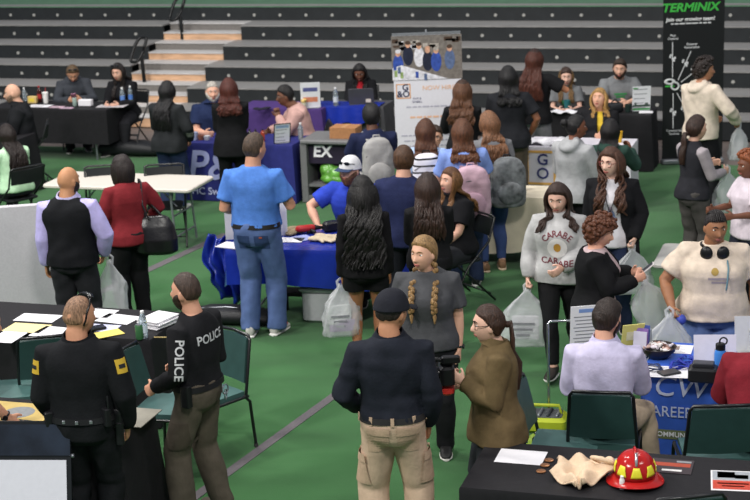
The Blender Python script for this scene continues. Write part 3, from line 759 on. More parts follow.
def cloth_shell(L, W, H=.745, drop=.72, amp=.02, seed=0, flare=.02, freq=9, lift=None, nz=12, hemvar=0.0):
    'a cloth over a table: flat top and hanging folds, as a closed thin shell'
    g = np.random.default_rng(seed); rc = .03; per = []
    hx, hy = L/2, W/2; N = 40
    for (x0, y0, x1, y1) in ((-hx, -hy, hx, -hy), (hx, -hy, hx, hy), (hx, hy, -hx, hy), (-hx, hy, -hx, -hy)):
        n = int(N * (L if x0 != x1 else W) / (L + W)) + 4
        for i in range(n):
            t = i/n; per.append((x0 + (x1-x0)*t, y0 + (y1-y0)*t, (x1-x0, y1-y0), t))
    ph = g.uniform(0, 6, 6); rings = []
    def rg(z, k):
        out = []; sa = 0; prev = None
        for (x, y, d, t) in per:
            if prev is not None: sa += math.hypot(x-prev[0], y-prev[1])
            prev = (x, y); dl = math.hypot(*d); nx, ny = d[1]/dl, -d[0]/dl
            ed = min(t, 1-t) * dl; cf = math.exp(-(ed/.16)**2)
            f = (math.sin(sa*freq + ph[0]) + .6*math.sin(sa*freq*1.9 + ph[1]) + .4*math.sin(sa*freq*.6+ph[2])) / 2
            o = k*(flare + amp*f) + k*cf*flare*1.2
            zz = z + (hemvar*math.sin(sa*3.1 + ph[3])*k if k else 0)
            out.append(V(x + nx*o, y + ny*o, zz))
        return out
    s = S(); zs = [H] + [H - .012] + list(np.linspace(H - .05, H - drop, nz)); s_in = []
    rings = [[p*V(.2, .2, 1) for p in rg(H, 0)], [p*V(.995, .99, 1) for p in rg(H, 0)]] + [rg(z, (0 if i == 0 else ((H - z)/drop)**.8)) for i, z in enumerate(zs[1:])]
    inner = [[p*V(.992, .985, 1) + V(0, 0, -.0) for p in r] for r in reversed(rings[2:])] + [[p*V(.98, .97, 1) - V(0, 0, .008) for p in rings[1]], [p*V(.98, .97, 1) - V(0, 0, .008) for p in rings[0]]]
    s.loft(rings + inner); return s
def draped(label, ctr, L, W, rot, col, drop=.72, seed=0, group=None, mat=None, topmat=None, **k):
    t = thing('covered_table', label, 'table', ctr, rot, group)
    part('tablecloth', cloth_shell(L, W, .745, drop, seed=seed, **k), mat or fab(col), t, smooth=50)
    s = S(); s.rbox((0, 0, .70), (L - .06, W - .06, .03), r=.04); part('tabletop', s, paint('#cfcac0'), t)
    for sx in (-1, 1):
        for sy in (-1, 1):
            s = S(); s.tube([V(sx*(L/2 - .25), sy*(W/2 - .10), .69), V(sx*(L/2 - .25), sy*(W/2 - .10), .0)], .014, n=8, dome=False); part('leg', s, STEEL, t)
    return t
def stack_chair(label, pos, face, group='green vinyl stacking chairs'):
    t = thing('stacking_chair', label, 'chair', pos, -math.radians(face), group)
    s = S(); g = []
    for i in range(9):
        x = (i/8 - .5); g.append([V(x*.44*(1 - .06*(j/8)), -.17 + .44*j/8, .445 + .018*math.cos(PI*x)*math.sin(PI*min(max(j/8, .06), .94)) - .03*max(0, j/8 - .8)*3) for j in range(9)])
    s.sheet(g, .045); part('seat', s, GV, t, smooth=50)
    s = S(); g = []
    for i in range(9):
        x = (i/8 - .5); g.append([V(x*(.44 - .05*j/8), -.185 - .075*(j/8) - .025*math.cos(PI*x), .53 + .34*j/8 - .012*(2*x)**2*(j == 8)) for j in range(9)])
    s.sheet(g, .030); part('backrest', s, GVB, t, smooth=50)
    s = S(); s.tube([V(-.235, -.17, .42), V(-.232, -.19, .52), V(-.212, -.262, .85), V(-.19, -.270, .882), V(0, -.293, .888), V(.19, -.270, .882), V(.212, -.262, .85), V(.232, -.19, .52), V(.235, -.17, .42)], .0125, n=8); part('back_frame', s, BLKT, t, smooth=True)
    s = S(); s.tube([V(-.235, -.19, .425), V(-.235, .24, .425)], .0125, n=8); s.tube([V(.235, -.19, .425), V(.235, .24, .425)], .0125, n=8); s.tube([V(-.235, .02, .42), V(.235, .02, .42)], .010, n=8); part('seat_frame', s, BLKT, t, smooth=True)
    for sx in (-1, 1):
        for y0, y1 in ((.235, .265), (-.16, -.235)):
            s = S(); s.tube([V(sx*.235, y0, .43), V(sx*.238, y0*.4 + y1*.6, .38), V(sx*.245, y1, .012)], .0125, n=8); l = part('leg', s, BLKT, t, smooth=True)
            s = S(); s.lathe(V(sx*.245, y1, 0), [(.015, 0), (.018, .012), (.014, .03)], n=10); part('foot_cap', s, M('grey rubber', '#3a3a3a', rough=.8), l)
    return t
FCB = M('black plastic', '#1d1f21', rough=.5, var=.08)
def folding_chair(label, pos, face, group='black folding chairs'):
    t = thing('folding_chair', label, 'chair', pos, -math.radians(face), group)
    s = S(); s.rbox((0, .05, .445), (.40, .40, .025), r=.06); part('seat', s, FCB, t)
    s = S(); g = [[V((i/8-.5)*.42, -.235 - .03*math.cos(PI*(i/8-.5)) - .03*j/4, .66 + .17*j/4) for j in range(5)] for i in range(9)]; s.sheet(g, .018); part('backrest', s, FCB, t, smooth=50)
    for sx in (-1, 1):
        s = S(); s.tube([V(sx*.225, -.275, .84), V(sx*.225, -.20, .62), V(sx*.225, .06, .40), V(sx*.225, .30, .012)], .0115, n=8); part('leg', s, BLKT, t, smooth=True)
        s = S(); s.tube([V(sx*.205, .16, .43), V(sx*.205, -.28, .012)], .0115, n=8); part('leg', s, BLKT, t, smooth=True)
    s = S(); s.tube([V(-.225, -.275, .84), V(-.18, -.282, .855), V(.18, -.282, .855), V(.225, -.275, .84)], .0115, n=8); part('top_rail', s, BLKT, t, smooth=True)
    for y_, z_ in ((-.22, .09), (.24, .12)): s = S(); s.tube([V(-.21, y_, z_), V(.21, y_, z_)], .009, n=8); part('cross_rail', s, BLKT, t, smooth=True)
    return t
def chair_at(kind, label, px, py, z, face, back=.27):
    R_ = rotz(-math.radians(face)); p = gp(px, py, z) - R_ @ V(0, -back, 0); p[2] = 0; return kind(label, p, face)
def chair_for(o, kind, label, dy=-.02):
    p = o.W(V(0, dy, 0)); p[2] = 0; return kind(label, p, math.degrees(o.face))
# ------------------------------------------------------------------ the people, front to back
Pp = {}
def add(key, *a, **k):
    Pp[key] = person(*a, **k); return Pp[key]
BLK = '#1b1b1d'
# --- foreground
add('officer', 'police officer in black uniform with shoulder patches, seen from behind, sunglasses on his cropped head', (77, 295), 1.80, 4, 'm', 1.18, belly=.03, skin_='#c08a6c',
    top=dict(kind='long', col='#17181b', tuck=True, off=.016, collar='#17181b', name='uniform_shirt'), bottom=dict(col='#191a1d', wide=.004), shoes='#141414', sole='#1c1c1c',
    hair=dict(style='fade', col='#8d6c55', th=.004), yaw=42, pitch=4, armL=((.03, .14, -.48), (.4, -1, 0)), armR=((.06, .06, -.50), (.6, -.8, 0)), belt=BLK)
add('swat', 'bearded police man in black long-sleeved police shirt and olive cargo trousers, hand on hip', (186, 272), 1.76, 300, 'm', 1.10, skin_='#c9957b',
    top=dict(kind='long', col='#1c1c1f', tuck=True, off=.012, name='police_shirt'), bottom=dict(col='#5a5248', wide=.012, name='cargo_trousers'), shoes='#4a4038', sole='#2a2522',
    hair=dict(style='fade', col='#3f3028', th=.008), beard=dict(col='#3a2a22', len=.009), yaw=-6, armL=((.03, .20, -.40), (.3, -1, 0)), armR=((-.02, .22, -.36), (.3, -1, 0)), belt=BLK, curlL=.8, legs=dict(L=(.16, .05, .085, 0), R=(.13, -.05, .085, 0)))
add('khaki', 'man in dark navy long-sleeved polo, khaki cargo trousers and black cap, seen from behind', (391, 290), 1.83, 2, 'm', 1.10, belly=.03, skin_='#b98465',
    top=dict(kind='long', col='#20232c', tuck=True, off=.016, collar='#20232c', name='polo_shirt'), bottom=dict(col='#c9ae96', wide=.022, name='cargo_trousers'), shoes='#2a2a2a',
    hair=dict(style='fade', col='#2a2220', th=.005), yaw=40, pitch=6, armL=((.03, .18, -.40), (.6, -1, 0)), armR=((.03, .08, -.50), (.4, -1, 0)), belt='#2c2a2a', legs=dict(L=(.14, 0, .085, 0), R=(.16, .03, .085, 0)))
ball_cap(Pp['khaki'], '#23242b', '#1d1e24')
add('camera_girl', 'young woman in glasses and olive jacket with a long ponytail, holding a camera rig', (489, 304), 1.63, 268, 'f', 1.14, skin_='#dfb39d',
    top=dict(kind='long', col='#635339', off=.026, collar='#635339', hem=-.12, flare=.035, name='jacket'), bottom=dict(col='#33353a', name='jeans', kind='jeans'), shoes='#222222',
    hair=dict(style='ponytail', col='#3a261c', len=.44, z=-.01, th=.012), glasses='#3a2a22', armL=((-.08, .24, -.16), (.5, -.6, -.9)), armR=((-.08, .24, -.24), (.5, -.6, -.9)), curlL=.7, curlR=.7, pitch=2)
add('braids', 'young woman with two blond braids in a charcoal t-shirt, looking aside', (424, 235), 1.70, 192, 'f', 1.32, skin_='#d9a98e',
    top=dict(kind='short', col='#47484b', off=.016, hem=-.02), bottom=dict(col='#1f1f22', off=.01), shoes='#222222', hair=dict(style='braids', col='#8f7048', len=.3, th=.016), yaw=28, pitch=0,
    armL='down', armR='down', lips='#b06a62')
add('long_curls', 'young woman in black shorts with black curly hair down to her waist, seen from behind', (362, 178), 1.66, 2, 'f', 1.08, skin_='#9c6a4a',
    top=dict(kind='long', col='#151416', off=.016, hem=-.04), bottom=dict(kind='shorts', col='#161517', len=.42, off=.014), shoes='#2a2826', face_on=False,
    hair=dict(style='long', col='#151211', len=.62, vol=1.9, wave=.022, r=.018, n=120, front=False, th=.03), armL='down', armR='down', curlL=.9)
add('blue_man', 'man in sky-blue t-shirt and jeans standing with his back turned at the blue-covered table', (266, 137), 1.92, 14, 'm', 1.14, skin_='#c48f74',
    top=dict(kind='short', col='#4f7cc8', tuck=True, off=.018), bottom=dict(kind='jeans', col='#566a98', wide=.012), shoes='#c9c6c2', sole='#e8e6e2',
    hair=dict(style='short', col='#4a3b30', th=.010), yaw=32, armL=((.01, .20, -.33), (.3, -1, 0)), armR=((.02, .28, -.25), (.35, -1, 0)), belt='#22201f', legs=dict(L=(.10, -.02, .085, 0), R=(.11, .06, .085, 0)), pos=gp(263, 335)[:2])
# --- left side
add('red_woman', 'woman with a dark bob in a dark red short-sleeved top, black bag on her shoulder', (122, 155), 1.62, 330, 'f', 1.28, skin_='#c58d72',
    top=dict(kind='34', col='#7a262c', off=.016), bottom=dict(col='#19191b', off=.014), shoes=BLK, hair=dict(style='bob', col='#231a18', drop=.06), face_on=True, yaw=-10, armL=((.02, .24, -.36), (.5, -1, 0)), armR=((.06, .16, -.40), (.8, -.6, 0)))
add('vest_man', 'bald man in lilac shirt and black sweater vest standing with his back turned', (66, 166), 1.76, 4, 'm', 1.2, belly=.03, skin_='#b98560',
    top=dict(kind='vest', col='#17181b', off=.020, hem=-.03, name='sweater_vest', sleeve='#b5addf', collar='#c4bde6'), bottom=dict(col='#2a2a2e', wide=.008), shoes=BLK, hair=None, brow='#2a211c',
    beard=dict(col='#2b2320', len=.010), yaw=38, armL='down', armR=((.06, .12, -.46), (.8, -.7, 0)))
add('mint_girl', 'long-haired girl in mint green t-shirt seated at the left edge of the photo', (6, 124), 1.62, 318, 'f', 1.12, skin_='#a87356', sit=True,
    top=dict(kind='short', col='#b9dcb8', off=.02), bottom=dict(col='#26262c'), shoes='#2a2a2a', hair=dict(style='long', col='#1f1512', len=.50, front=False), armL='table', armR='table', lean=6)
add('bald_left', 'bald bearded man in black jacket seated at the far left table', (12, 83), 1.78, 262, 'm', 1.2, skin_='#d3a48b', sit=True,
    top=dict(kind='long', col='#1c1d20', off=.022, collar='#1c1d20', name='jacket'), bottom=dict(col='#222226'), hair=None, brow='#6a5548', beard=dict(col='#8a705f', len=.006), armL='table', armR='table', lean=6)
add('phone_man', 'man in dark grey hoodie with sunglasses on his head, seated, looking down at his phone', (72, 66), 1.66, 170, 'm', 1.1, skin_='#c08d70', sit=True,
    top=dict(kind='long', col='#3a3d43', off=.024, hood=True, name='hoodie'), bottom=dict(col='#26262a'), hair=dict(style='short', col='#5a4630', th=.016), pitch=24, armL=((-.10, .30, -.20), (.9, -.3, -.7)), armR=((-.10, .30, -.20), (.9, -.3, -.7)), curlL=.7, curlR=.7, lean=22)
add('seated_black', 'long dark-haired woman in black seated behind water bottles at the far table', (117, 63), 1.66, 200, 'f', 1.15, skin_='#d5a58f', sit=True,
    top=dict(kind='long', col='#19191c', off=.018), bottom=dict(col='#222226'), hair=dict(style='long', col='#1c1412', len=.40), pitch=4, armL='table', armR='table', lean=12)
add('pattern_sleeve', 'woman with straight black hair in dark jacket with patterned cuffs, jeans and white sneakers', (166, 81), 1.60, 24, 'f', 1.22, skin_='#c08a6c',
    top=dict(kind='long', col='#26282a', off=.024, hem=-.08, name='jacket'), bottom=dict(kind='jeans', col='#27324f', wide=.008), shoes='#e6e3de', sole='#f2f0ec', hair=dict(style='long', col='#121012', len=.46, front=False), face_on=False, armL='fore', armR=((.04, .18, -.44), (.7, -.7, 0)))
add('grey_beard', 'white-haired bearded man in navy polo seated behind the navy table', (212, 81), 1.78, 172, 'm', 1.25, belly=.03, skin_='#d9a58d', sit=True,
    top=dict(kind='short', col='#1f2a4a', off=.016, collar='#1f2a4a', name='polo_shirt'), bottom=dict(col='#2a2a2e'), hair=dict(style='short', col='#a8a29a', th=.010), beard=dict(col='#c2bcb4', len=.012), armL='table', armR='table', lean=4)
add('auburn_back', 'woman with auburn hair in long black coat and trousers, from behind at the navy table', (228, 78), 1.62, 356, 'f', 1.16, skin_='#d3a48b',
    top=dict(kind='long', col='#161618', off=.024, hem=-.16, flare=.03, name='coat'), bottom=dict(col='#18181a'), shoes=BLK, hair=dict(style='long', col='#4a2118', len=.30, front=False, vol=1.3, wave=.012), face_on=False, armL='low', armR='low')
add('pink_man', 'man in dusty pink shirt and glasses seated in profile, hand on his chin', (284, 85), 1.80, 262, 'm', 1.15, skin_='#6f4a38', sit=True,
    top=dict(kind='long', col='#c09a92', off=.018), bottom=dict(col='#33333a'), hair=dict(style='short', col='#151212', th=.016), glasses='#6a5a50', armL=((-.10, .22, -.03), (.6, -.1, -1)), armR=((-.06, .32, -.25), (.9, -.2, -.7)), lean=18, pitch=0, curlL=.9)
add('laptop_woman', 'woman with long black hair, black jacket over red top, working on a laptop', (359, 64), 1.58, 184, 'f', 1.1, skin_='#6d4535', sit=True,
    top=dict(kind='vest', neck=.548, col='#a3222c', off=.010), over=dict(col='#1a1a1d', off=.022, open=26), bottom=dict(col='#222226'), hair=dict(style='long', col='#141112', len=.30, vol=1.2, wave=.01), pitch=14, armL='table', armR='table', lean=18)
# --- centre
add('trucker', 'bearded man in royal blue t-shirt and white-backed cap leaning behind the blue-covered table', (351, 156), 1.80, 196, 'm', 1.25, skin_='#cf9f88', sit=True,
    top=dict(kind='short', col='#2f45b4', off=.016), bottom=dict(col='#33363f'), hair=dict(style='short', col='#3a2a20', th=.008), beard=dict(col='#5a3b28', len=.014, drop=.02), yaw=20, pitch=-10, armR=((.10, .26, -.30), (1, .1, -.2)), armL=((-.12, .30, -.28), (1, -.2, -.5)), lean=14, seat=.50)
ball_cap(Pp['trucker'], '#d5d5d8', '#33415e')
add('navy_back', 'brown-haired man in navy blue shirt standing with his back turned in the middle', (403, 146), 1.74, 14, 'm', 1.2, skin_='#cf9f88', face_on=False,
    top=dict(kind='short', col='#23294a', off=.018), bottom=dict(col='#22232a'), shoes=BLK, hair=dict(style='short', col='#4b3220', th=.018), armL='low', armR='low')
add('brown_back', 'woman in black with straight dark brown hair, back turned, beside the long curls', (427, 173), 1.62, 0, 'f', 1.12, skin_='#c99a80', face_on=False,
    top=dict(kind='long', col='#171719', off=.018), bottom=dict(col='#1b1b1e'), shoes=BLK, hair=dict(style='long', col='#2a1c17', tip='#33221b', len=.44, front=False, vol=1.35), armL='low', armR='low')
add('polo_woman', 'woman in black polo shirt with long light brown hair, seated on a folding chair', (452, 167), 1.70, 236, 'f', 1.25, skin_='#d6a58e', sit=True,
    top=dict(kind='short', col='#19191c', off=.018, collar='#19191c', name='polo_shirt'), bottom=dict(col='#2c2d31', wide=.006), shoes='#e8e6e2', sole='#f4f2ee', hair=dict(style='long', col='#5b3c28', tip='#74502f', len=.34), yaw=-4, pitch=-8, armL=((-.02, .34, -.38), (.7, -.5, -.5)), armR=((-.02, .32, -.38), (.7, -.5, -.5)), lean=2)
add('stripe_girl', 'girl with straight brown hair wearing the black and white striped backpack', (425, 119), 1.65, 2, 'f', 1.0, skin_='#d6a58e', face_on=False,
    top=dict(kind='short', col='#a9bfe0', off=.016), bottom=dict(kind='jeans', col='#2b3650'), shoes='#333333', hair=dict(style='long', col='#50301f', len=.30, front=False), armL='down', armR='down')
add('pinkbag_girl', 'girl with brown hair in light blue shirt wearing the dusty pink backpack', (462, 119), 1.71, 358, 'f', 1.2, skin_='#d6a58e', face_on=False,
    top=dict(kind='short', col='#8098d6', off=.02), bottom=dict(kind='jeans', col='#2b3650'), shoes='#333333', hair=dict(style='long', col='#583520', len=.27, front=False, vol=1.1), armL='fore', armR='fore')
add('greybag_girl', 'girl with light brown hair in grey top and jeans wearing the large grey backpack', (489, 111), 1.68, 350, 'f', 1.1, skin_='#dcb09a',
    top=dict(kind='long', col='#77777a', off=.018), bottom=dict(kind='leggings', col='#3d4f7d'), shoes='#8a6a50', sole='#c9b59a', hair=dict(style='long', col='#7a543a', len=.36, front=False), yaw=-34, armL='fore', armR='down')
add('hidden_face', 'person in glasses mostly hidden behind the striped backpack girl, facing the camera', (434, 125), 1.66, 180, 'f', 1.0, skin_='#c99a80', sit=True,
    top=dict(kind='short', col='#7f95c8', off=.016), bottom=dict(col='#222226'), hair=dict(style='short', col='#3a2a20', th=.018), glasses='#222222', armL='table', armR='table')
add('waves_back', 'woman with wavy brown hair in black sweater standing beside the white pull-up banner', (462, 80), 1.66, 8, 'f', 1.1, skin_='#d0a088', face_on=False,
    top=dict(kind='long', col='#19191b', off=.018), bottom=dict(col='#222226'), shoes=BLK, hair=dict(style='long', col='#3b271c', tip='#5a3a26', len=.36, front=False, vol=1.3, wave=.014), armL='fore', armR='low')
add('tee_back', 'person in black t-shirt with straight black hair, seen from behind, in front of the stands', (508, 66), 1.78, 2, 'f', 1.28, skin_='#8a5a40', face_on=False,
    top=dict(kind='short', col='#212226', off=.022, hem=-.06), bottom=dict(col='#5d5147', wide=.01), shoes=BLK, hair=dict(style='long', col='#100e0f', len=.30, front=False, vol=1.1), armL='low', armR=((.06, .06, -.44), (.8, -.8, 0)))
add('locs_back', 'person in black with long reddish brown locs hanging down the back', (534, 49), 1.76, 20, 'f', 1.15, skin_='#a87050', face_on=False,
    top=dict(kind='short', col='#18181a', off=.02), bottom=dict(col='#8a8a8d'), shoes=BLK, hair=dict(style='long', col='#2b1712', tip='#4a2418', len=.48, front=False, vol=1.15, r=.014, n=100), armL='low', armR=((.10, .26, -.14), (1, .2, -.6)))
# --- right of centre
add('green_girl', 'woman in grey t-shirt with long brown hair seated at the far black table', (566, 67), 1.57, 190, 'f', 1.1, skin_='#dcb09c', sit=True,
    top=dict(kind='short', col='#6e7072', off=.018), bottom=dict(col='#222226'), hair=dict(style='long', col='#3a2820', tip='#6a5030', len=.34), armL='table', armR='table', yaw=-6, lean=12)
add('beard_tee', 'bearded man in grey t-shirt with green lettering resting his arms on the far black table', (620, 59), 1.71, 180, 'm', 1.2, skin_='#d3a48c', sit=True,
    top=dict(kind='short', col='#7a7c7e', off=.018), bottom=dict(col='#222226'), hair=dict(style='short', col='#33261d', th=.020), beard=dict(col='#33241a', len=.010), yaw=12, armL=((-.14, .32, -.22), (1, -.1, -.4)), armR=((-.14, .32, -.24), (1, -.1, -.4)), lean=15, pitch=-6)
add('blond_yellow', 'blond woman in black jacket over yellow top tilting her head back', (600, 88), 1.60, 186, 'f', 1.15, skin_='#dca78c', sit=True,
    top=dict(kind='vest', neck=.548, col='#d3b23c', off=.010), over=dict(col='#1d1d20', off=.022, open=9), bottom=dict(col='#222226'), hair=dict(style='long', col='#a37e4a', tip='#ab834c', len=.22, vol=1.2), yaw=18, pitch=-14, armL='belly', armR='belly')
add('grey_profile', 'person in light grey hoodie with black hair pulled back, head in profile', (575, 114), 1.68, 40, 'f', 1.15, skin_='#7a4c38',
    top=dict(kind='long', col='#a3a4a6', off=.024, hood=True, name='hoodie'), bottom=dict(col='#1d1d20'), shoes=BLK, hair=dict(style='bun', col='#131112', th=.010), yaw=42, armL='fore', armR='fore')
add('green_jacket', 'person with long black hair in dark green and grey jacket facing the blond woman', (610, 119), 1.54, 20, 'f', 1.1, skin_='#7a4c38', face_on=False,
    top=dict(kind='long', col='#2c443c', off=.022, hood=True, name='jacket'), bottom=dict(col='#1d1d20'), shoes=BLK, hair=dict(style='long', col='#141011', len=.36, front=False), armL='fore', armR=((.02, .34, -.06), (.6, -.4, -1)))
add('blazer_woman', 'woman with glasses and very long wavy brown hair in black blazer over white printed t-shirt', (611, 147), 1.72, 196, 'f', 1.14, skin_='#dfb6a2',
    top=dict(kind='vest', neck=.548, col='#c9c6cb', off=.012), over=dict(col='#17171a', off=.024, open=24, hem=-.16, name='blazer'), bottom=dict(kind='jeans', col='#27304a'), shoes=BLK, hair=dict(style='long', col='#4a2e20', len=.46, vol=1.45, wave=.016, n=100), glasses='#8a4a48', yaw=24, pitch=4, armL=((.05, .16, -.46), (.6, -.9, 0)), armR='down', curlL=.9)
add('sweatshirt_girl', 'girl in light grey printed sweatshirt and black leggings walking with a plastic bag', (557, 183), 1.66, 192, 'f', 1.16, skin_='#dcae9a',
    top=dict(kind='long', col='#b3b2b2', off=.026, hem=-.05, name='sweatshirt'), bottom=dict(kind='leggings', col='#161618'), shoes='#2a2522', hair=dict(style='long', col='#33221b', len=.27, vol=1.35, wave=.008, side=1), yaw=8, pitch=16,
    armR=((.10, .10, -.50), (.6, -.8, 0)), armL=((-.12, .26, -.36), (.8, -.6, -.3)), curlR=.95, legs=dict(R=(.03, .30, .085, -4), L=(.12, -.28, .15, 38)))
add('cardigan_woman', 'woman with short auburn curls in black cardigan and flowered blouse looking down at her phone', (604, 216), 1.57, 96, 'f', 1.3, skin_='#d6a088',
    top=dict(kind='vest', neck=.548, col='#b9a3a6', off=.010), over=dict(col='#151517', off=.024, open=26, hem=-.14, name='cardigan'), bottom=dict(col='#1a1a1d', off=.014), shoes=BLK, hair=dict(style='curlycap', col='#5a3320', th=.036, n=130, low=-.22), pitch=18, armR=((-.02, .34, -.18), (.5, -.6, -.8)), armL=((-.04, .33, -.20), (.5, -.6, -.8)), curlL=.7, curlR=.7)
add('lilac_back', 'bearded man in pale lilac shirt seated on a green chair with his back turned', (608, 299), 1.80, 12, 'm', 1.08, skin_='#cf9c84', sit=True,
    top=dict(kind='long', col='#c3bdd8', off=.020, collar='#c3bdd8'), bottom=dict(col='#b3a28c', wide=.008), shoes='#3a2a20', hair=dict(style='short', col='#2a1f1a', th=.018), beard=dict(col='#2a1f1a', len=.010), yaw=36, pitch=8, armL=((-.02, .30, -.30), (.4, -1, -.3)), armR=((-.02, .34, -.26), (.4, -1, -.3)), lean=8, legs=dict(R=(.30, .36, .085, 0)))
add('red_back', 'person in dark red shirt seated at the right edge, only the shoulder showing', (768, 312), 1.76, 14, 'm', 1.35, skin_='#c99a80', sit=True, face_on=False,
    top=dict(kind='long', col='#78202a', off=.026), bottom=dict(col='#222226'), hair=dict(style='short', col='#2a1f1a', th=.016), armL=((.0, .34, -.30), (.6, -1, -.3)), armR='table', lean=24)
add('headphones', 'heavyset girl with braided cornrows and headphones round her neck in cream t-shirt', (716, 210), 1.68, 190, 'f', 1.62, belly=.05, skin_='#9a6a4c',
    top=dict(kind='short', col='#cfbfae', off=.018, hem=-.02), bottom=dict(kind='jeans', col='#5f74a4', off=.016, waist=.05), shoes='#333333', hair=dict(style='cornrows', col='#1a1414'), yaw=-16, pitch=6, armR=((.12, .20, -.40), (.9, -.6, 0)), armL=((.12, .06, -.50), (.8, -.6, 0)), curlR=.8)
add('orange_curls', 'person with short orange-brown curls in white top at the right edge of the photo', (749, 152), 1.52, 250, 'f', 1.2, skin_='#6f4634',
    top=dict(kind='short', col='#d3c7d0', off=.02, hem=-.06), bottom=dict(col='#2a2c38'), shoes=BLK, hair=dict(style='curlycap', col='#8a4c2c', th=.034, n=120), armL='fore', armR='fore')
add('raglan', 'girl with long brown ponytail in black top with grey sleeves and grey camouflage trousers', (696, 115), 1.66, 62, 'f', 1.05, skin_='#d6a890',
    top=dict(kind='vest', col='#2b2b30', off=.014, hem=-.02, sleeve='#9c9498'), bottom=dict(kind='jeans', col='#4a4745', wide=.006), shoes=BLK, hair=dict(style='ponytail', col='#33221a', len=.30, z=-.04, th=.016), yaw=4, armL=((-.02, .33, -.22), (.5, -.7, -.7)), armR=((-.04, .32, -.26), (.5, -.7, -.7)))
add('cream_hoodie', 'young man with dark curly hair in cream hoodie turned towards the right edge', (704, 58), 1.78, 52, 'm', 1.08, skin_='#b98264',
    top=dict(kind='long', col='#d8c9b8', off=.028, hood=True, hem=-.06, name='hoodie'), bottom=dict(col='#1c1c1f', off=.016), shoes=BLK, hair=dict(style='curlycap', col='#241a16', th=.030), yaw=30, armR=((.12, .26, -.36), (.8, -.6, 0)), armL='low', curlR=.9)
_h = gp(12, 426, .78); _f = math.radians(78); _p = _h - rotz(-_f) @ V(.16, .56, 0)
add('reaching_arm', 'person at the left edge whose forearm with a black wristwatch reaches onto the table', (-60, 300), 1.76, 78, 'm', 1.1, skin_='#c99478', face_on=False,
    top=dict(kind='short', col='#33373f', off=.016), bottom=dict(col='#2a2a2e'), shoes=BLK, hair=dict(style='short', col='#2a1f1a', th=.014), armR=((-.02, .26, -.46), (.4, -.8, -.5)), armL='down', lean=35, pos=_p[:2])
# ------------------------------------------------------------------ tables, chairs and what stands on them
def ctr(pxs, z): return (sum(gp(x, y, z) for x, y in pxs) / len(pxs))*V(1, 1, 0)
BLACKCLOTH = M('black table cloth', '#1f1e21', rough=.7, var=.12, scale=20, spec=.2, bump=.15, bscale=120)
TZ_ = .748
# white folding table, left
T3 = table('long white folding table standing empty behind the woman in dark red', ctr([(38, 185), (73, 172), (204, 174), (201, 190)], .74), 1.83, .72, top='#cfc8bf')
T14 = draped('black-clothed table covered with papers in front of the grey panel', corner(150, 341, 'fr', 1.9, .74), 1.9, .74, -PSI, '#1f1e21', mat=BLACKCLOTH, drop=.735, seed=3)
T15 = draped('black-clothed table with a gold sheet and grey top in front of the officer', corner(154, 410, 'br', 1.83, .62), 1.83, .62, -PSI, '#1f1e21', mat=BLACKCLOTH, drop=.735, seed=4, flare=.05)
T1 = draped('far left black-clothed table with drinks and papers along the stands', corner(106, 110.5, 'fr', 1.9, .66), 1.9, .66, -PSI, '#1f1e21', mat=BLACKCLOTH, drop=.50, seed=5, amp=.006, flare=.0)
T2 = draped('short black-clothed table end beside the girl in mint green', corner(36, 133, 'br', .9, .60, rot=-PSI), .9, .60, -PSI, '#1f1e21', mat=BLACKCLOTH, drop=.735, seed=6, flare=.05)
NAVY = M('navy cloth', '#2b2f72', rough=.7, var=.12, scale=12, spec=.2, bump=.15)
T4 = draped('navy blue clothed table with large pale letters on its front', corner(292, 146, 'fr', 1.60, .70), 1.60, .70, -PSI, '#2b2f72', mat=NAVY, drop=.735, seed=7, amp=.004, flare=.010)
PUR = M('purple cloth', '#4a3470', rough=.75, var=.12, scale=12, spec=.2)
T5 = draped('purple clothed table with an upright sign and water bottle by the stands', corner(321, 110, 'fr', 1.25, .60), 1.25, .60, -PSI, '#4a3470', mat=PUR, drop=.735, seed=8, amp=.012)
GRC = M('grey table cover', '#4a494d', rough=.6, var=.15, scale=9)
T6 = draped('grey covered table under the laptop at the foot of the stands', corner(383, 107, 'fr', .85, .50), .85, .50, -PSI, '#4a494d', mat=GRC, drop=.735, seed=9, amp=.008)
GOW = M('white table cloth', '#d3cfd8', rough=.7, var=.06, scale=12)
T9 = draped('white clothed table with a gold framed emblem hanging on its front', corner(523, 147, 'fl', 1.28, .62), 1.28, .62, -PSI, '#d3cfd8', mat=GOW, drop=.735, seed=10, amp=.004, flare=.010)
T10 = draped('far black-clothed table with a white flyer stand near the tall black banner', corner(651, 116, 'fr', 1.83, .56), 1.83, .56, -PSI, '#1f1e21', mat=BLACKCLOTH, drop=.735, seed=11, amp=.02)
T11 = table('white folding table behind the girl with headphones', corner(652, 264, 'fl', 1.22, .74), 1.22, .74, top='#b9b7b2')
CBL = M('royal blue cloth', '#3a62c2', rough=.6, var=.10, scale=10, spec=.25)
T12 = draped('royal blue clothed table with white printed letters at the right', corner(641, 374, 'fl', 1.83, .74), 1.83, .74, -PSI, '#2f55b8', mat=CBL, drop=.735, seed=12, amp=.004, flare=.010)
T13 = draped('front black-clothed table carrying the red fire helmet', corner(459, 488, 'fl', 2.4, .76, rot=-PSI*.95), 2.4, .76, -PSI*.95, '#1f1e21', mat=BLACKCLOTH, drop=.735, seed=13)
T7 = table('long folding table under the shiny blue plastic cloth', corner(228, 250, 'fl', 1.83, .74, rot=-PSI*.6), 1.83, .74, rot=-PSI*.6)
BLP = M('blue plastic sheet', '#1c3096', rough=.22, var=.10, scale=6, spec=.5, bump=.3, bscale=18)
c7 = V(*T7.location) ; r7 = T7.rotation_euler[2]
solo('plastic_tablecloth', cloth_shell(1.87, .78, .752, .36, amp=.022, seed=21, flare=.02, freq=13, hemvar=.03), BLP, 'shiny blue plastic cloth draped over the table of tools', 'tablecloth', c7, r7, smooth=60)
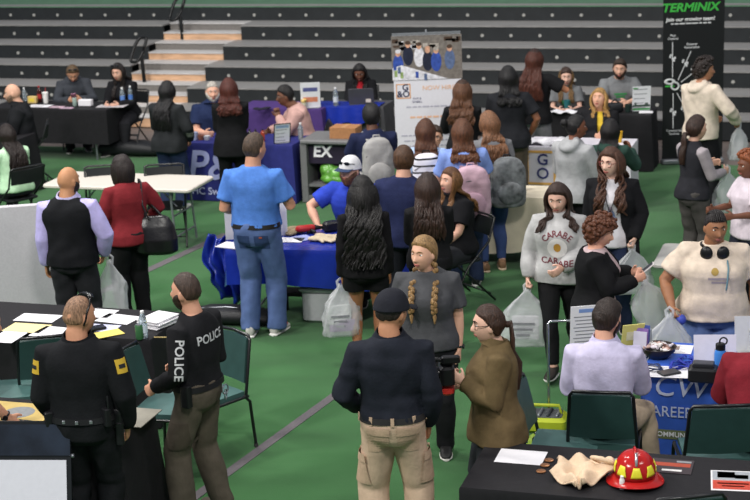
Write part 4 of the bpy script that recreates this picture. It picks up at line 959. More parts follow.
CRM = M('cream cloth', '#d8cdb6', rough=.75, var=.06, scale=12, bump=.15)
T8 = table('small folding table under the cream cloth', corner(545, 199, 'fr', .90, .52, rot=-PSI), .90, .52)
solo('cream_tablecloth', cloth_shell(.94, .56, .752, .56, amp=.03, seed=22, flare=.05, freq=11, hemvar=.05), CRM, 'cream tablecloth draped over the small table behind the polo shirted woman', 'tablecloth', T8.location, T8.rotation_euler[2], smooth=60)

# chairs
chair_for(Pp['lilac_back'], stack_chair, 'green padded chair under the man in the pale lilac shirt')
chair_at(stack_chair, 'green padded chair under the dark red shirt at the right edge', 723, 406, .88, 2)
for o_, l_ in (('bald_left', 'black folding chair under the bald man at the far left'), ('phone_man', 'black folding chair under the man looking at his phone'), ('seated_black', 'black folding chair under the woman behind the water bottles'),
               ('mint_girl', 'black folding chair under the girl in mint green'), ('grey_beard', 'black folding chair under the white-bearded man'), ('pink_man', 'black folding chair under the man in dusty pink'), ('laptop_woman', 'black folding chair under the woman at the laptop'),
               ('trucker', 'black folding chair under the man in the royal blue t-shirt'), ('polo_woman', 'black folding chair under the seated woman in black polo'), ('green_girl', 'black folding chair under the grey-shirted woman at the far table'),
               ('beard_tee', 'black folding chair under the bearded man at the far table'), ('blond_yellow', 'black folding chair under the blond woman'), ('hidden_face', 'black folding chair under the person hidden behind the striped backpack')):
    chair_for(Pp[o_], folding_chair, l_)
chair_at(stack_chair, 'empty green chair just right of the police man in cargo trousers', 232, 331, .88, 225)
chair_at(stack_chair, 'empty green chair between the two policemen, seat towards the cargo trousers', 126, 350, .88, 105)
chair_at(stack_chair, 'green chair with its back showing to the left of the officer', 45, 337, .88, 350)
chair_at(stack_chair, 'green chair at the left edge under the paper-covered table', -22, 340, .88, 85)
chair_at(stack_chair, 'empty green chair behind the young woman in olive jacket', 518, 383, .88, 105)
chair_at(stack_chair, 'green chair at the bottom edge in front of the fire helmet', 690, 497, .88, 352)
chair_at(folding_chair, 'empty black folding chair behind the right end of the white table', 164, 165, .85, 176)
chair_at(folding_chair, 'empty black folding chair behind the white table near the dark bob', 104, 166, .85, 172)

# --- small things
WHT = M('paper white', '#e8e6ea', rough=.6, var=.02, scale=20); INK = M('print grey', '#8a8a90', rough=.7); INKB = M('print black', '#222226', rough=.7)
def R2(rot): return rotz(rot)
def lines(s, w, h, n, mi, z, m=.12, fill=(.55, .95), seed=0):
    g = random.Random(seed)
    for i in range(n):
        y = h*(.5 - m) - (h*(1-2*m))*i/max(1, n-1); L = w*(1-2*m)*g.uniform(*fill); s.box((-w*(.5-m) + L/2, y, z), (L, h*.022, .0006), mi=mi)
def sheet(label, px, py, w=.216, h=.28, rot=0, col='#e8e6ea', z=TZ_, group=None, print_=True, name='paper_sheet', cat='paper', seed=0, blocks=()):
    s = S(); s.box((0, 0, .001), (w, h, .002), mi=0); mats = [M('paper ' + col, col, rough=.6, var=.02, scale=20), INK]
    if print_: lines(s, w, h, 7, 1, .0023, seed=seed)
    for (x, y, bw, bh, c) in blocks: mats.append(M('print ' + c, c, rough=.5, var=.1)); s.box((x*w, y*h, .0026), (bw*w, bh*h, .0006), mi=len(mats)-1)
    return solo(name, s, mats, label, cat, gp(px, py, z), rot, group, smooth=0)
def bottle(label, px, py, h=.21, r=.032, col='#c9d6dd', cap='#e8e8e8', z=TZ_, group=None, name='water_bottle', cat='bottle', clear=True, lab=None):
    t = thing(name, label, cat, gp(px, py, z), 0, group)
    m = M('clear plastic ' + col, col, rough=.1, var=.02, trans=.75 if clear else 0, spec=.5)
    s = S(); s.lathe((0, 0, 0), [(r*.8, 0), (r, .01), (r, h*.55), (r*.93, h*.60), (r, h*.65), (r*.9, h*.74), (r*.42, h*.88), (r*.40, h*.93)], n=16); part('bottle_body', s, m, t, smooth=50)
    s = S(); s.lathe((0, 0, h*.92), [(r*.46, 0), (r*.46, h*.08), (r*.40, h*.085)], n=14); part('cap', s, paint(cap), t)
    if lab: s = S(); s.lathe((0, 0, h*.22), [(r*1.02, 0), (r*1.02, h*.28)], n=16); part('bottle_label', s, paint(lab), t)
    return t
def cup(label, px, py, h=.13, r=.04, col='#e4e2de', z=TZ_, lid=None, name='paper_cup', cat='cup', straw=None):
    t = thing(name, label, cat, gp(px, py, z)); s = S(); s.lathe((0, 0, 0), [(r*.74, 0), (r, h), (r*.92, h), (r*.68, .006)], n=16); part('cup_body', s, paint(col), t, smooth=50)
    if lid: s = S(); s.lathe((0, 0, h), [(r*1.05, -.006), (r*1.05, .008), (r*.8, .014), (.004, .014)], n=16); part('lid', s, paint(lid), t)
    if straw: s = S(); s.tube([V(0, 0, h), V(.01, 0, h + .07)], .004, n=6); part('straw', s, paint(straw), t)
    return t
def can(label, px, py, col, h=.122, r=.033, z=TZ_):
    t = thing('drink_can', label, 'can', gp(px, py, z)); s = S(); s.lathe((0, 0, 0), [(r*.8, 0), (r, .012), (r, h - .012), (r*.82, h - .002)], n=16); part('can_body', s, paint(col, .3), t, smooth=50)
    s = S(); s.lathe((0, 0, h - .004), [(r*.82, 0), (r*.82, .005), (r*.7, .003)], n=16); part('rim', s, STEEL, t); return t
def stand_sign(label, px, py, w, h, face, tilt=12, z=TZ_, col='#e6e6ea', blocks=(), name='sign_stand', cat='sign', nlines=0, seed=0, frame=None, base=True):
    'a sheet held upright in a small stand'
    t = thing(name, label, cat, gp(px, py, z), -math.radians(face)); Rt = rotx(-math.radians(tilt))
    s = S(); P_ = lambda x, zz, y=0: Rt @ V(-x, .002 + y, zz + h/2 + .01)
    s.box(Rt @ V(0, 0, h/2 + .008), (w, .006, h), Rt, mi=0); mats = [M('card ' + col, col, rough=.5, var=.03)]
    for (x, y, bw, bh, c) in blocks: mats.append(M('print ' + c, c, rough=.5, var=.1)); s.box(Rt @ V(-x*w, .0038, h/2 + .008 + y*h), (bw*w, .001, bh*h), Rt, mi=len(mats)-1)
    if nlines:
        mats.append(INK); g = random.Random(seed)
        for i in range(nlines):
            L = w*g.uniform(.45, .78); s.box(Rt @ V((w*.82 - L)/2, .0038, h/2 + .008 + h*(.38 - .76*i/max(1, nlines-1))), (L, .001, h*.028), Rt, mi=len(mats)-1)
    part('sign_panel', s, mats, t, smooth=0)
    if frame:
        s = S()
        for a, b in ((-1, -1), (-1, 1), (1, 1), (1, -1)): pass
        c4 = [Rt @ V(x*w/2, 0, h/2 + .008 + y*h/2) for x, y in ((-1, -1), (1, -1), (1, 1), (-1, 1))]
        for i in range(4): s.tube([c4[i], c4[(i+1) % 4]], .007, n=6)
        part('frame', s, paint(frame), t)
    if base: s = S(); s.box((0, -.03, .004), (w*.9, .10, .008)); s.tube([V(0, -.07, .008), Rt @ V(0, -.006, h*.6)], .005, n=6); part('stand_base', s, M('clear acrylic', '#c8ccd0', rough=.15, trans=.5), t)
    return t
# paper-covered table
sheet('white paper at the left end of the black table', 8, 337, rot=-.3, seed=1); sheet('cream yellow sheet on the black table left of the officer', 27, 328, .34, .22, -.32, '#e6d59c', print_=False)
sheet('white paper lying behind the cream yellow sheet', 38, 318, .36, .2, -.3, seed=2); sheet('white paper just left of the officer\'s head', 50, 332, .24, .26, -.4, seed=3)
sheet('white paper behind the officer\'s head', 95, 313, .34, .22, -.35, seed=4); sheet('white printed form right of the officer\'s head', 118, 319, .32, .22, -.45, seed=5)
sheet('pale blue form beside the yellow folder', 101, 328, .28, .18, -.3, '#c9cbe8', seed=6); sheet('yellow edged folder in front of the forms', 106, 334, .26, .16, .5, '#dcc96a', z=.751, name='folder', cat='folder', print_=False)
s = S(); s.rbox((0, 0, .008), (.17, .10, .015), r=.012); s.box((0, 0, .0165), (.15, .085, .001), mi=1); solo('tablet', s, [paint('#17181a', .3), paint('#2a2d33', .15)], 'black tablet lying on the forms', 'tablet', gp(95, 329, .755), .5)
bottle('clear water bottle beside the paper stack on the black table', 144, 338, .225, .034, lab='#cfdbe6'); can('green drink can in front of the water bottle', 140, 347 - 8, '#3d6b45')
s = S()
for i in range(9): s.box((rnd.uniform(-.01, .01), rnd.uniform(-.01, .01), .006 + i*.007), (.22 + rnd.uniform(-.01, .01), .28, .0055), rotz(rnd.uniform(-.12, .12)))
solo('paper_stack', s, WHT, 'untidy stack of white paper on the black table', 'paper stack', gp(159, 324, TZ_), -.5, smooth=0)
s = S(); s.tube([V(-.07, 0, .006), V(.07, 0, .006)], .005, n=8); s.tube([V(.07, 0, .006), V(.082, 0, .006)], [.004, .001], n=8); solo('pen', s, paint('#b9a26a'), 'brown pen lying in front of the paper stack', 'pen', gp(163, 338, TZ_), -.15)
# table in front of the officer
s = S(); s.box((0, 0, .001), (.62, .40, .002)); mats = [M('gold sheet', '#cdb26a', rough=.6, var=.12, scale=9), M('seal grey', '#8d9092', rough=.6)]
s.lathe((.06, .02, .0015), [(.11, 0), (.11, .0012), (.001, .0014)], n=28, mi=1); solo('table_runner', s, mats, 'gold sheet with a grey oval seal on the bottom left table', 'cloth', gp(10, 413, TZ_), -PSI)
sheet('white paper under the reaching hand', 26, 432, .30, .2, -.25, seed=8, z=.751)
s = S(); s.tube([V(-.22, 0, .012), V(-.08, .015, .02), V(.08, -.01, .014), V(.22, .01, .012)], [(.016, .006)]*4, side=V(0, 1, 0), n=8); solo('strap', s, paint('#151517', .5), 'black strap lying across the papers at bottom left', 'strap', gp(30, 424, TZ_), -.15)
s = S(); s.box((0, 0, .004), (.40, .34, .006)); solo('grey_mat', s, M('grey mat', '#8f8b80', rough=.7, var=.05), 'grey mat on the table end beside the officer\'s radio', 'mat', gp(125, 417, TZ_), -PSI, smooth=0)

# upright grey panel
t = thing('room_divider', 'large light grey upright panel at the left edge beside the bald man', 'panel', gp(11, 337, 0), -math.radians(172))
s = S(); s.rbox((0, 0, 0), (1.10, 1.24, .05), r=.06, R=rotx(PI/2)); s.v = [(x, y, z + .66) for x, y, z in s.v]; part('panel', s, M('panel felt', '#c6c3c8', rough=.8, var=.05, scale=60), t)
for x in (-.4, .4): s = S(); s.box((x, 0, .02), (.05, .40, .04)); part('foot', s, STEEL, t)
# flip easel bottom left
t = thing('flip_easel', 'folding presentation easel with white page and glossy black band at bottom left', 'easel', gp(26, 476, .62)*V(1, 1, 0), -math.radians(186))
Rt = rotx(math.radians(14)); s = S(); s.box(V(0, .0, .98) + Rt @ V(0, 0, -.44), (.66, .018, .92), Rt); part('back_board', s, M('easel black', '#17191c', rough=.3, spec=.5), t)
s = S(); s.box(V(0, .0, .98) + Rt @ V(-.0, .014, -.56), (.60, .006, .66), Rt); part('page', s, M('easel page', '#d9d8e2', rough=.5, var=.02), t)
s = S(); s.box(V(0, .0, .98) + Rt @ V(0, .016, -.10), (.655, .010, .20), Rt); part('top_band', s, M('glossy navy band', '#1d2531', rough=.12, spec=.6, var=.5, scale=5), t)
for sx in (-1, 1):
    s = S(); s.tube([V(sx*.33, -.01, .98), V(sx*.34, -.42, .02)], .013, n=8); part('leg', s, BLKT, t)
    s = S(); s.tube([V(sx*.335, -.24, .42), V(sx*.33, .20, .30)], .007, n=6); part('brace', s, STEEL, t)
    s = S(); s.tube([V(sx*.33, .20, .12), V(sx*.33, .24, .005)], .013, n=8); part('leg', s, BLKT, t)
    s = S(); s.lathe(V(sx*.335, .045, .78), [(.001, -.012), (.014, -.01), (.014, .01), (.001, .012)], n=12, B=roty(PI/2)); part('hinge_bolt', s, STEEL, t)

# far left table things
bottle('dark cola bottle with red top on the far left table', 40, 102, .24, .034, '#3a1a18', '#a02020', clear=False, name='soda_bottle', lab='#a33030')
cup('white foam cup right of the cola bottle', 46, 103, .15, .045, lid='#e8e6e2', straw='#c04040'); bottle('small water bottle behind the bald man on the far left table', 25, 101, .20, .03)
s = S(); s.rbox((0, 0, .05), (.14, .07, .10), r=.01); s.box((0, -.036, .05), (.08, .004, .05), mi=1); solo('snack_box', s, [paint('#d2b676'), paint('#e0c84a')], 'tan and yellow snack box on the far left table', 'box', gp(33, 103, TZ_), -.3)
sheet('white paper at the front of the far left table', 40, 106, .34, .2, -.3); sheet('pinkish leaflet in the middle of the far left table', 57, 107, .2, .14, -.3, '#c9a9b6'); sheet('grey printed sheet at the right end of the far left table', 112, 106, .42, .24, -.2, '#b9b4b6')
sheet('pinkish leaflet beside the silver can', 67, 108, .18, .12, -.2, '#c4a4b8')
can('silver and green can on the far left table', 75, 106, '#8fa39a'); 
s = S(); s.rbox((0, 0, .05), (.20, .09, .09), r=.01); solo('tissue_box', s, WHT, 'white box on the far left table right of the can', 'box', gp(86, 106, TZ_), -.3)
bottle('left water bottle at the end of the far left table', 123, 104, .24, .035, lab='#5f86c8', group=None); bottle('right water bottle at the end of the far left table', 131, 103, .25, .033, lab='#4f78c0')
s = S(); s.rbox((0, 0, .005), (.075, .15, .010), r=.012); s.box((0, 0, .0105), (.066, .135, .001), mi=1)
PH = s.mesh('phone')
def phone(label, o, k, off=V(0, .02, .03), col='#1a1a1c', rot=None, size=1.0):
    s = S(); s.rbox((0, 0, 0), (.075*size, .15*size, .011), r=.012, R=rotx(.7)); s.box((0, -.004, .0068), (.066*size, .132*size, .002), rotx(.7), mi=1)
    w = o.J['w'+k] + o.J['d'+k]*.10*o.hs + off; return solo('phone', s, [paint(col), paint('#3a3f48', .1)], label, 'phone', o.W(w), -o.face)
phone('pink phone in the hands of the man with sunglasses on his head', Pp['phone_man'], 'L', V(.02, .0, .05), '#b07a94')
phone('pale phone in the hands of the woman in black cardigan', Pp['cardigan_woman'], 'R', V(-.03, .0, .04), '#d8d2d2')
phone('pink phone held up by the person in green jacket', Pp['green_jacket'], 'L', V(.0, .02, .08), '#d88aa8')
# duffel on the floor
s = S(); s.tube([V(-.42, 0, .10), V(-.2, 0, .12), V(.2, 0, .11), V(.42, 0, .09)], [(.16, .085), (.20, .11), (.20, .10), (.15, .08)], side=V(0, 1, 0), n=18, power=2.8)
t = thing('duffel_bag', 'black duffel bag on the floor beside the far left table', 'bag', gp(132, 155, 0), -.3); part('bag_body', s, M('nylon black', '#1d1e21', rough=.5, var=.2, bump=.4), t, smooth=True)
s = S(); s.tube([V(-.16, -.12, .18), V(-.12, -.02, .30), V(.12, -.02, .30), V(.16, -.12, .18)], .014, n=8); part('handle', s, M('nylon black', ''), t, smooth=True)

# lettering on the navy cloth
def front_pt(tab, x, z, out=.03, W=.7): return rotz(tab.rotation_euler[2]) @ V(x, -W/2 - out, 0) + V(*tab.location)*V(1, 1, 0) + V(0, 0, z)
def cloth_text(tab, txt, size, col, x, z, W, out=.016, shear=0, bold=0, wx=1, name='lettering'):
    m = paint(col, .6); return lettering(txt, size, m, tab, V(x, -W/2 - out, z), V(1, 0, 0), V(0, 0, 1), name=name, shear=shear, bold=bold, wx=wx, ext=.002)
cloth_text(T4, 'P&', .52, '#a9aede', -.33, .45, .70, shear=.18, bold=.016); cloth_text(T4, 'HC Swing', .13, '#c3c6e6', -.32, .13, .70, bold=.008)
# things on the navy table
for i, (px, c, h) in enumerate(((188, '#8fb4b0', .07), (195, '#a9b3cf', .10), (201, '#8a5a48', .06), (207, '#d2d4d8', .05))):
    cup(('pale green', 'pale blue', 'brown', 'white')[i] + ' small tub in the row on the navy table', px, 140 - i*.1, h, .045, c, name='tub', cat='tub')
for px, c, l in ((250, '#25262c', 'black'), (256, '#202228', 'dark grey'), (263, '#c0523a', 'orange')): bottle(l + ' small bottle beside the blue t-shirted man on the navy table', px, 141, .15, .026, c, '#2a2a2c', clear=False, name='small_bottle')
stand_sign('white printed tablet sign on the right of the navy table', 282, 143, .20, .26, 165, 18, nlines=5, blocks=((0, .36, .8, .14, '#9db4d8'),), frame='#2a2a2e')
bottle('clear water bottle beside the tablet sign on the navy table', 301, 140, .22, .033)
# purple table
stand_sign('white sign with blue and orange panels on the purple table', 311, 108, .27, .36, 178, 8, blocks=((0, .22, .74, .16, '#5a5f92'), (0, -.18, .74, .20, '#d98a6a')), nlines=0)
bottle('clear water bottle behind the sign on the purple table', 336, 106, .26, .036, lab='#c9ced6')
s = S(); s.lathe((0, 0, 0), [(.03, 0), (.035, .09), (.03, .09), (.025, .01)], n=14); s.ell((0, .0, .11), (.04, .04, .03), n=10, m=6, mi=1); s.ell((.02, -.02, .13), (.025, .025, .02), n=8, m=6, mi=1); solo('candy_cup', s, [paint('#d8d0b8'), paint('#d9b870')], 'small cup of yellow treats on the purple table', 'cup', gp(304, 109, TZ_), 0)
s = S(); s.ell((0, 0, .015), (.10, .05, .014)); s.ell((.08, .03, .02), (.07, .04, .014)); s.ell((-.06, .03, .02), (.05, .03, .018)); solo('glove', s, paint('#1e1c2c', .8), 'dark glove lying on the purple table', 'glove', gp(261, 110, TZ_), .2, smooth=True)
sheet('white leaflet near the seated man in dusty pink', 296, 107, .2, .14, .3)
# laptop table
t = thing('laptop', 'open grey laptop in front of the woman in black and red', 'laptop', gp(362, 104, TZ_), -math.radians(4)); s = S(); s.rbox((0, 0, .009), (.35, .24, .018), r=.02); part('keyboard_base', s, paint('#3a3b40', .4), t)
s = S(); s.rbox(V(0, -.125, .13), (.35, .235, .010), r=.02, R=rotx(PI/2 + .25)); part('screen_lid', s, paint('#4a4950', .35), t)
s = S(); s.box(V(.10, -.138, .07), (.07, .003, .05), rotx(-.25*-1)); part('sticker', s, paint('#e8dcc8'), t)
s = S(); g = [[V(-.48 + .96*i/16, (-.30 if j < 3 else -.36) - .05*(j-3)*.14*(1 + math.sin(i*1.9))*(j > 3) + (.10*(3-j) if j < 3 else 0) - .004*math.sin(i*2.2+j), .762 - (0 if j < 3 else (j-3)*.055 + .02 + .02*math.sin(i*1.3)*(j > 5))) for j in range(8)] for i in range(17)]
s.sheet(g, .004); solo('plastic_sheet', s, BLP, 'blue plastic sheet hanging over the front of the grey laptop table', 'plastic sheet', V(*T6.location) + rotz(-PSI) @ V(-.10, .0, 0), -PSI, smooth=60)
# kiosk with the printed dark panel
KL = gp(304, 203); KH = .80; kc = KL + BX*.46 + BY*.30
t = thing('display_counter', 'grey framed open counter with a dark purple printed back and shelf', 'counter', kc, -PSI)
gm = M('counter grey', '#6f6f70', rough=.5, var=.08)
s = S(); s.rbox((0, 0, KH - .025), (.96, .62, .05), r=.03); part('counter_top', s, gm, t)
for sx in (-1, 1): s = S(); s.box((sx*.44, -.02, KH/2 - .02), (.08, .54, KH - .06)); part('side_panel', s, gm, t, smooth=0)
s = S(); s.box((0, -.20, .62), (.80, .02, .26)); s.box((0, .1, .30), (.80, .02, .5)); part('back_panel', s, M('dark purple print', '#2b2336', rough=.5, var=.1), t, smooth=0)
s = S(); s.box((0, -.13, .22), (.80, .26, .03)); s.box((0, -.27, .05), (.80, .02, .10)); part('shelf', s, gm, t, smooth=0)
lettering('EX', .20, paint('#f2eef4', .5), t, V(-.22, -.216, .64), V(1, 0, 0), V(0, 0, 1), ext=.003, bold=.03, shear=.1)
s = S(); s.ell((0, 0, .11), (.19, .10, .11), n=14, m=10); s.ell((.12, 0, .14), (.12, .09, .09), rotz(.5)); s.ell((-.13, -.01, .16), (.09, .06, .12), roty(.4)); s.ell((.0, -.05, .06), (.22, .06, .05))
gb = skin('chip_bag', s, M('green plastic', '#5f9a3c', rough=.25, var=.5, scale=14, spec=.5), None, vox=.012, smooth=2, wr=.012, wf=22); gb.location = tuple(kc + rotz(-PSI) @ V(-.05, -.14, .235)); gb.rotation_euler = (0, 0, -PSI); tag(gb, 'crumpled bright green bag on the shelf of the grey framed counter', 'bag')
s = S(); s.rbox((0, 0, .07), (.34, .26, .14), r=.006); s.box((0, 0, .141), (.06, .262, .002), mi=1); solo('cardboard_box', s, [M('cardboard', '#a5754e', rough=.8, var=.1), paint('#b98c62')], 'cardboard box on the grey framed counter under the blue sheet', 'box', gp(346, 137, KH), -PSI)

# ---- centre table
z7 = .756
def on7(px, py, z=None): return gp(px, py, z or z7)
t = thing('cordless_tool', 'red and black cordless tool on the shiny blue plastic cloth', 'tool', on7(309, 233), .2); t.scale = (.72, .72, .72)
s = S(); s.tube([V(-.14, 0, .07), V(.05, 0, .07)], [.045, .048], n=14); part('motor_body', s, paint('#b3262a', .35), t, smooth=50)
s = S(); s.tube([V(.05, 0, .07), V(.13, 0, .065), V(.19, 0, .06)], [.042, .03, .016], n=12); s.rbox((.02, .0, .025), (.10, .07, .05), r=.015); part('gearbox', s, paint('#1b1b1d', .4), t, smooth=50)
s = S(); s.tube([V(.02, -.02, .05), V(.06, -.10, .035)], .022, n=10); part('grip', s, paint('#1b1b1d', .5), t, smooth=50)
def glovepair(label, px, py, rot, col):
    s = S(); 
    for sy in (-1, 1):
        s.ell((0, sy*.055, .022), (.075, .05, .02))
        for i in range(4): s.tube([V(.05, sy*.055 + (i-1.5)*.022, .022), V(.13 - .01*abs(i-1.5), sy*.055 + (i-1.5)*.028, .018)], .012, n=8)
        s.tube([V(-.02, sy*.09, .02), V(.04, sy*.125, .018)], .013, n=8); s.tube([V(-.05, sy*.055, .02), V(-.13, sy*.05, .02)], [(.05, .018), (.058, .018)], side=V(0, 1, 0), n=12)
    o = skin('work_gloves', s, fab(col), None, vox=.008, smooth=2, wr=.004, wf=30); o.location = tuple(on7(px, py)); o.rotation_euler = (0, 0, rot); tag(o, label, 'gloves')
glovepair('pair of pale work gloves beside the red tool on the blue cloth', 326, 240, -.5, '#c6b69c')
glovepair('tan work gloves at the back left of the red tool', 293, 232, .9, '#8f8068')
t = thing('hand_pump', 'black tool with a hose behind the long curly hair on the blue table', 'tool', on7(331, 231), .5); s = S(); s.rbox((0, 0, .05), (.16, .10, .10), r=.03); part('tool_body', s, paint('#222225', .4), t)
s = S(); s.tube([V(.06, 0, .07), V(.12, .06, .12), V(.16, .02, .05), V(.20, -.04, .015)], .012, n=8); part('hose', s, paint('#161616', .5), t, smooth=True)
sheet('white leaflet in front of the blue t-shirted man', 291, 240, .24, .17, -.2, z=z7, seed=31); sheet('blue and white brochure beside the white leaflet on the plastic cloth', 303, 238, .16, .20, .5, '#9aa3d8', z=z7, seed=32)
s = S(); s.box((0, 0, .004), (.30, .20, .006)); solo('clipboard', s, paint('#d9d5de'), 'pale clipboard at the left end of the blue plastic cloth', 'clipboard', on7(234, 246), -.5, smooth=0)
t = thing('poster_board', 'white poster board standing on the blue table behind the blue t-shirted man', 'board', gp(257, 238, z7), -math.radians(180 - 8)); s = S(); s.box((0, 0, .21), (.60, .012, .42), rotx(-.1)); part('board_panel', s, WHT, t, smooth=0)
s = S(); s.box((0, -.07, .14), (.30, .01, .29), rotx(.35)); part('easel_back', s, M('cardboard', ''), t, smooth=0)
# hanging blue plastic roll at the table's left end
s = S(); G = []
for i in range(33):
    row = []
    for j in range(23):
        x, t_ = (i/32 - .5), j/22; w_ = .30*(1 - .45*math.exp(-((t_-.52)/.10)**2) + .25*math.sin(t_*PI)); row.append(V(x*w_ - .05*math.sin(t_*5), .05*math.sin(x*15 + t_*3)*(.4 + t_) + .025*math.sin(x*31 - t_*9) - .05*math.sin(t_*PI*1.1), .74 - .66*t_ + .03*math.sin(x*9 + t_*4)))
    G.append(row)
s.sheet(G, .004); o = solo('plastic_bundle', s, BLP, 'bunched blue plastic hanging at the left end of the tool table', 'plastic sheet', gp(229, 308), -.2, smooth=True)
s = S(); s.tube([V(-.42, 0, .05), V(-.2, 0, .08), V(.2, 0, .085), V(.42, 0, .06)], [(.14, .045), (.17, .07), (.17, .075), (.14, .05)], side=V(0, 1, 0), n=16, power=3)
t = thing('tool_bag', 'flat black bag on the turf under the left end of the tool table', 'bag', gp(228, 322), -.25); part('bag_body', s, M('nylon black', ''), t, smooth=True)
s = S(); s.tube([V(-.3, -.02, .135), V(0, -.02, .160), V(.3, -.02, .14)], .006, n=6); part('zip', s, STEEL, t)
t = thing('storage_bin', 'pale grey plastic storage bin on the turf under the tool table', 'bin', gp(327, 322) + V(.06, .12, 0), -.25); bm_ = M('bin grey', '#b0b2b4', rough=.4, var=.05)
s = S(); s.rbox((0, 0, .16), (.52, .38, .32), r=.05); part('bin_body', s, bm_, t); s = S(); s.rbox((0, 0, .33), (.57, .43, .035), r=.05); part('lid', s, M('bin lid', '#bcbdbf', rough=.4, var=.05), t)
t = thing('low_stand', 'dark low stand under the middle of the tool table', 'stand', gp(296, 318) + V(0, .15, 0), -.25)
s = S(); s.box((0, 0, .22), (.26, .22, .03)); part('stand_top', s, paint('#2c2a2a', .5), t)
for sx in (-1, 1):
    for sy in (-1, 1): s = S(); s.tube([V(sx*.11, sy*.09, .21), V(sx*.12, sy*.10, 0)], .012, n=8, dome=False); part('leg', s, BLKT, t)

# ---- plastic bags
def bagmat(nm, col='#d8dadd', tr=.52):
    if nm in MATS: return MATS[nm]
    m = bpy.data.materials.new(nm); m.use_nodes = True; nt = m.node_tree; b = nt.nodes['Principled BSDF']; b.inputs['Base Color'].default_value = rgb(col); b.inputs['Roughness'].default_value = .28; b.inputs['Specular IOR Level'].default_value = .5
    tc = nt.nodes.new('ShaderNodeTexCoord'); nz = nt.nodes.new('ShaderNodeTexNoise'); nz.inputs['Scale'].default_value = 16; nt.links.new(tc.outputs['Object'], nz.inputs['Vector'])
    bp = nt.nodes.new('ShaderNodeBump'); bp.inputs['Strength'].default_value = .5; bp.inputs['Distance'].default_value = .02; nt.links.new(nz.outputs['Fac'], bp.inputs['Height']); nt.links.new(bp.outputs['Normal'], b.inputs['Normal'])
    tp = nt.nodes.new('ShaderNodeBsdfTransparent'); mx = nt.nodes.new('ShaderNodeMixShader'); mx.inputs['Fac'].default_value = 1 - tr
    nt.links.new(tp.outputs[0], mx.inputs[1]); nt.links.new(b.outputs[0], mx.inputs[2]); nt.links.new(mx.outputs[0], nt.nodes['Material Output'].inputs['Surface'])
    MATS[nm] = m; return m
PB = bagmat('thin plastic bag')
def plastic_bag(label, at, h=.42, w=.34, d=.14, rot=0, seed=0, swing=(0, 0), prints=True, mat=None, group='plastic carrier bags'):
    'hung from its gathered handles at point at'
    t = thing('plastic_bag', label, 'bag', at, rot, group); g = np.random.default_rng(seed); rings = []; n = 40; ph = g.uniform(0, 6, 8)
    prof = [(-1.0, .70, .35), (-.985, .90, .7), (-.93, 1.0, .95), (-.8, 1.02, 1.1), (-.66, 1.0, 1.0), (-.52, .97, .85), (-.40, .90, .62), (-.30, .76, .45), (-.20, .54, .34), (-.10, .28, .24), (-.03, .12, .18), (0.03, .07, .14)]
    for k, (z, a, b) in enumerate(prof):
        rg = []
        for j in range(n):
            th = 2*PI*j/n; cx, sy = math.cos(th), math.sin(th); cx = math.copysign(abs(cx)**.6, cx); sy = math.copysign(abs(sy)**.75, sy)
            wob = 1 + .07*math.sin(3*th + ph[0] + k*.9) + .07*math.sin(7*th + ph[1] - k*1.3) + .06*math.sin(11*th + ph[2] + k*1.7) + .10*(k > 5)*math.sin(9*th + ph[4])
            rg.append(V(w/2*a*cx*wob + swing[0]*-z*h, d/2*b*sy*wob + swing[1]*-z*h, z*h + .012*math.sin(5*th + ph[3])*(k > 1)))
        rings.append(rg)
    s = S(); s.loft(rings); part('bag_film', s, mat or PB, t, smooth=True)
    s = S(); s.tube([V(-.02, 0, -.02), V(-.028, .01, .04), V(0, .012, .065), V(.028, .01, .04), V(.02, 0, -.02)], [(.012, .004)]*5, n=6); part('handles', s, mat or PB, t, smooth=True)
    if prints:
        s = S()
        for i in range(3):
            s.box(V(-.02 + swing[0]*(.58 + i*.1)*h, -(d/2*1.13), -h*(.55 + .10*i)), (w*.5 - .04*i, .002, .018))
        part('print', s, INK, t, smooth=0)
    return t
def hand(o, k, dz=-.02): return o.W(o.J['w'+k] + o.J['d'+k]*.085*o.hs + V(0, 0, dz))
def block(label, loc, size, rot, col, name='brochure_stack', cat='brochures'):
    s = S()
    for i in range(5): s.box((rnd.uniform(-.004, .004), (i-2)*size[1]/5, 0), (size[0], size[1]/6, size[2]), roty(rnd.uniform(-.05, .05)))
    return solo(name, s, M('card ' + col, col, rough=.5, var=.1), label, cat, loc, rot, smooth=0)
o = Pp['long_curls']; h_ = hand(o, 'L'); plastic_bag('clear plastic bag with purple contents held by the girl in black shorts', h_ + V(-.02, -.02, 0), .46, .32, .16, .1, 1); block('purple leaflets inside the bag of the girl in black shorts', h_ + V(-.02, -.02, -.36), (.22, .05, .10), .1, '#9a6fb0'); block('white leaflets inside the bag of the girl in black shorts', h_ + V(-.04, -.02, -.26), (.20, .05, .16), .3, '#c9d0cc')
o = Pp['sweatshirt_girl']; h_ = hand(o, 'R'); plastic_bag('grey printed plastic bag carried by the girl in the light grey sweatshirt', h_, .50, .40, .13, -.15, 2, swing=(-.05, 0)); block('white booklet inside the bag of the walking sweatshirt girl', h_ + V(-.02, 0, -.33), (.22, .04, .20), -.15, '#e2e0e6')
o = Pp['blazer_woman']; h_ = hand(o, 'L'); plastic_bag('pale plastic bag held by the woman in the black blazer', h_, .40, .36, .14, .2, 3, prints=False)
o = Pp['cardigan_woman']; h_ = hand(o, 'R'); plastic_bag('wide plastic bag hanging in front of the woman in black cardigan', h_ + V(.0, 0, -.03), .46, .40, .16, .3, 4, swing=(.45, 0), prints=False)
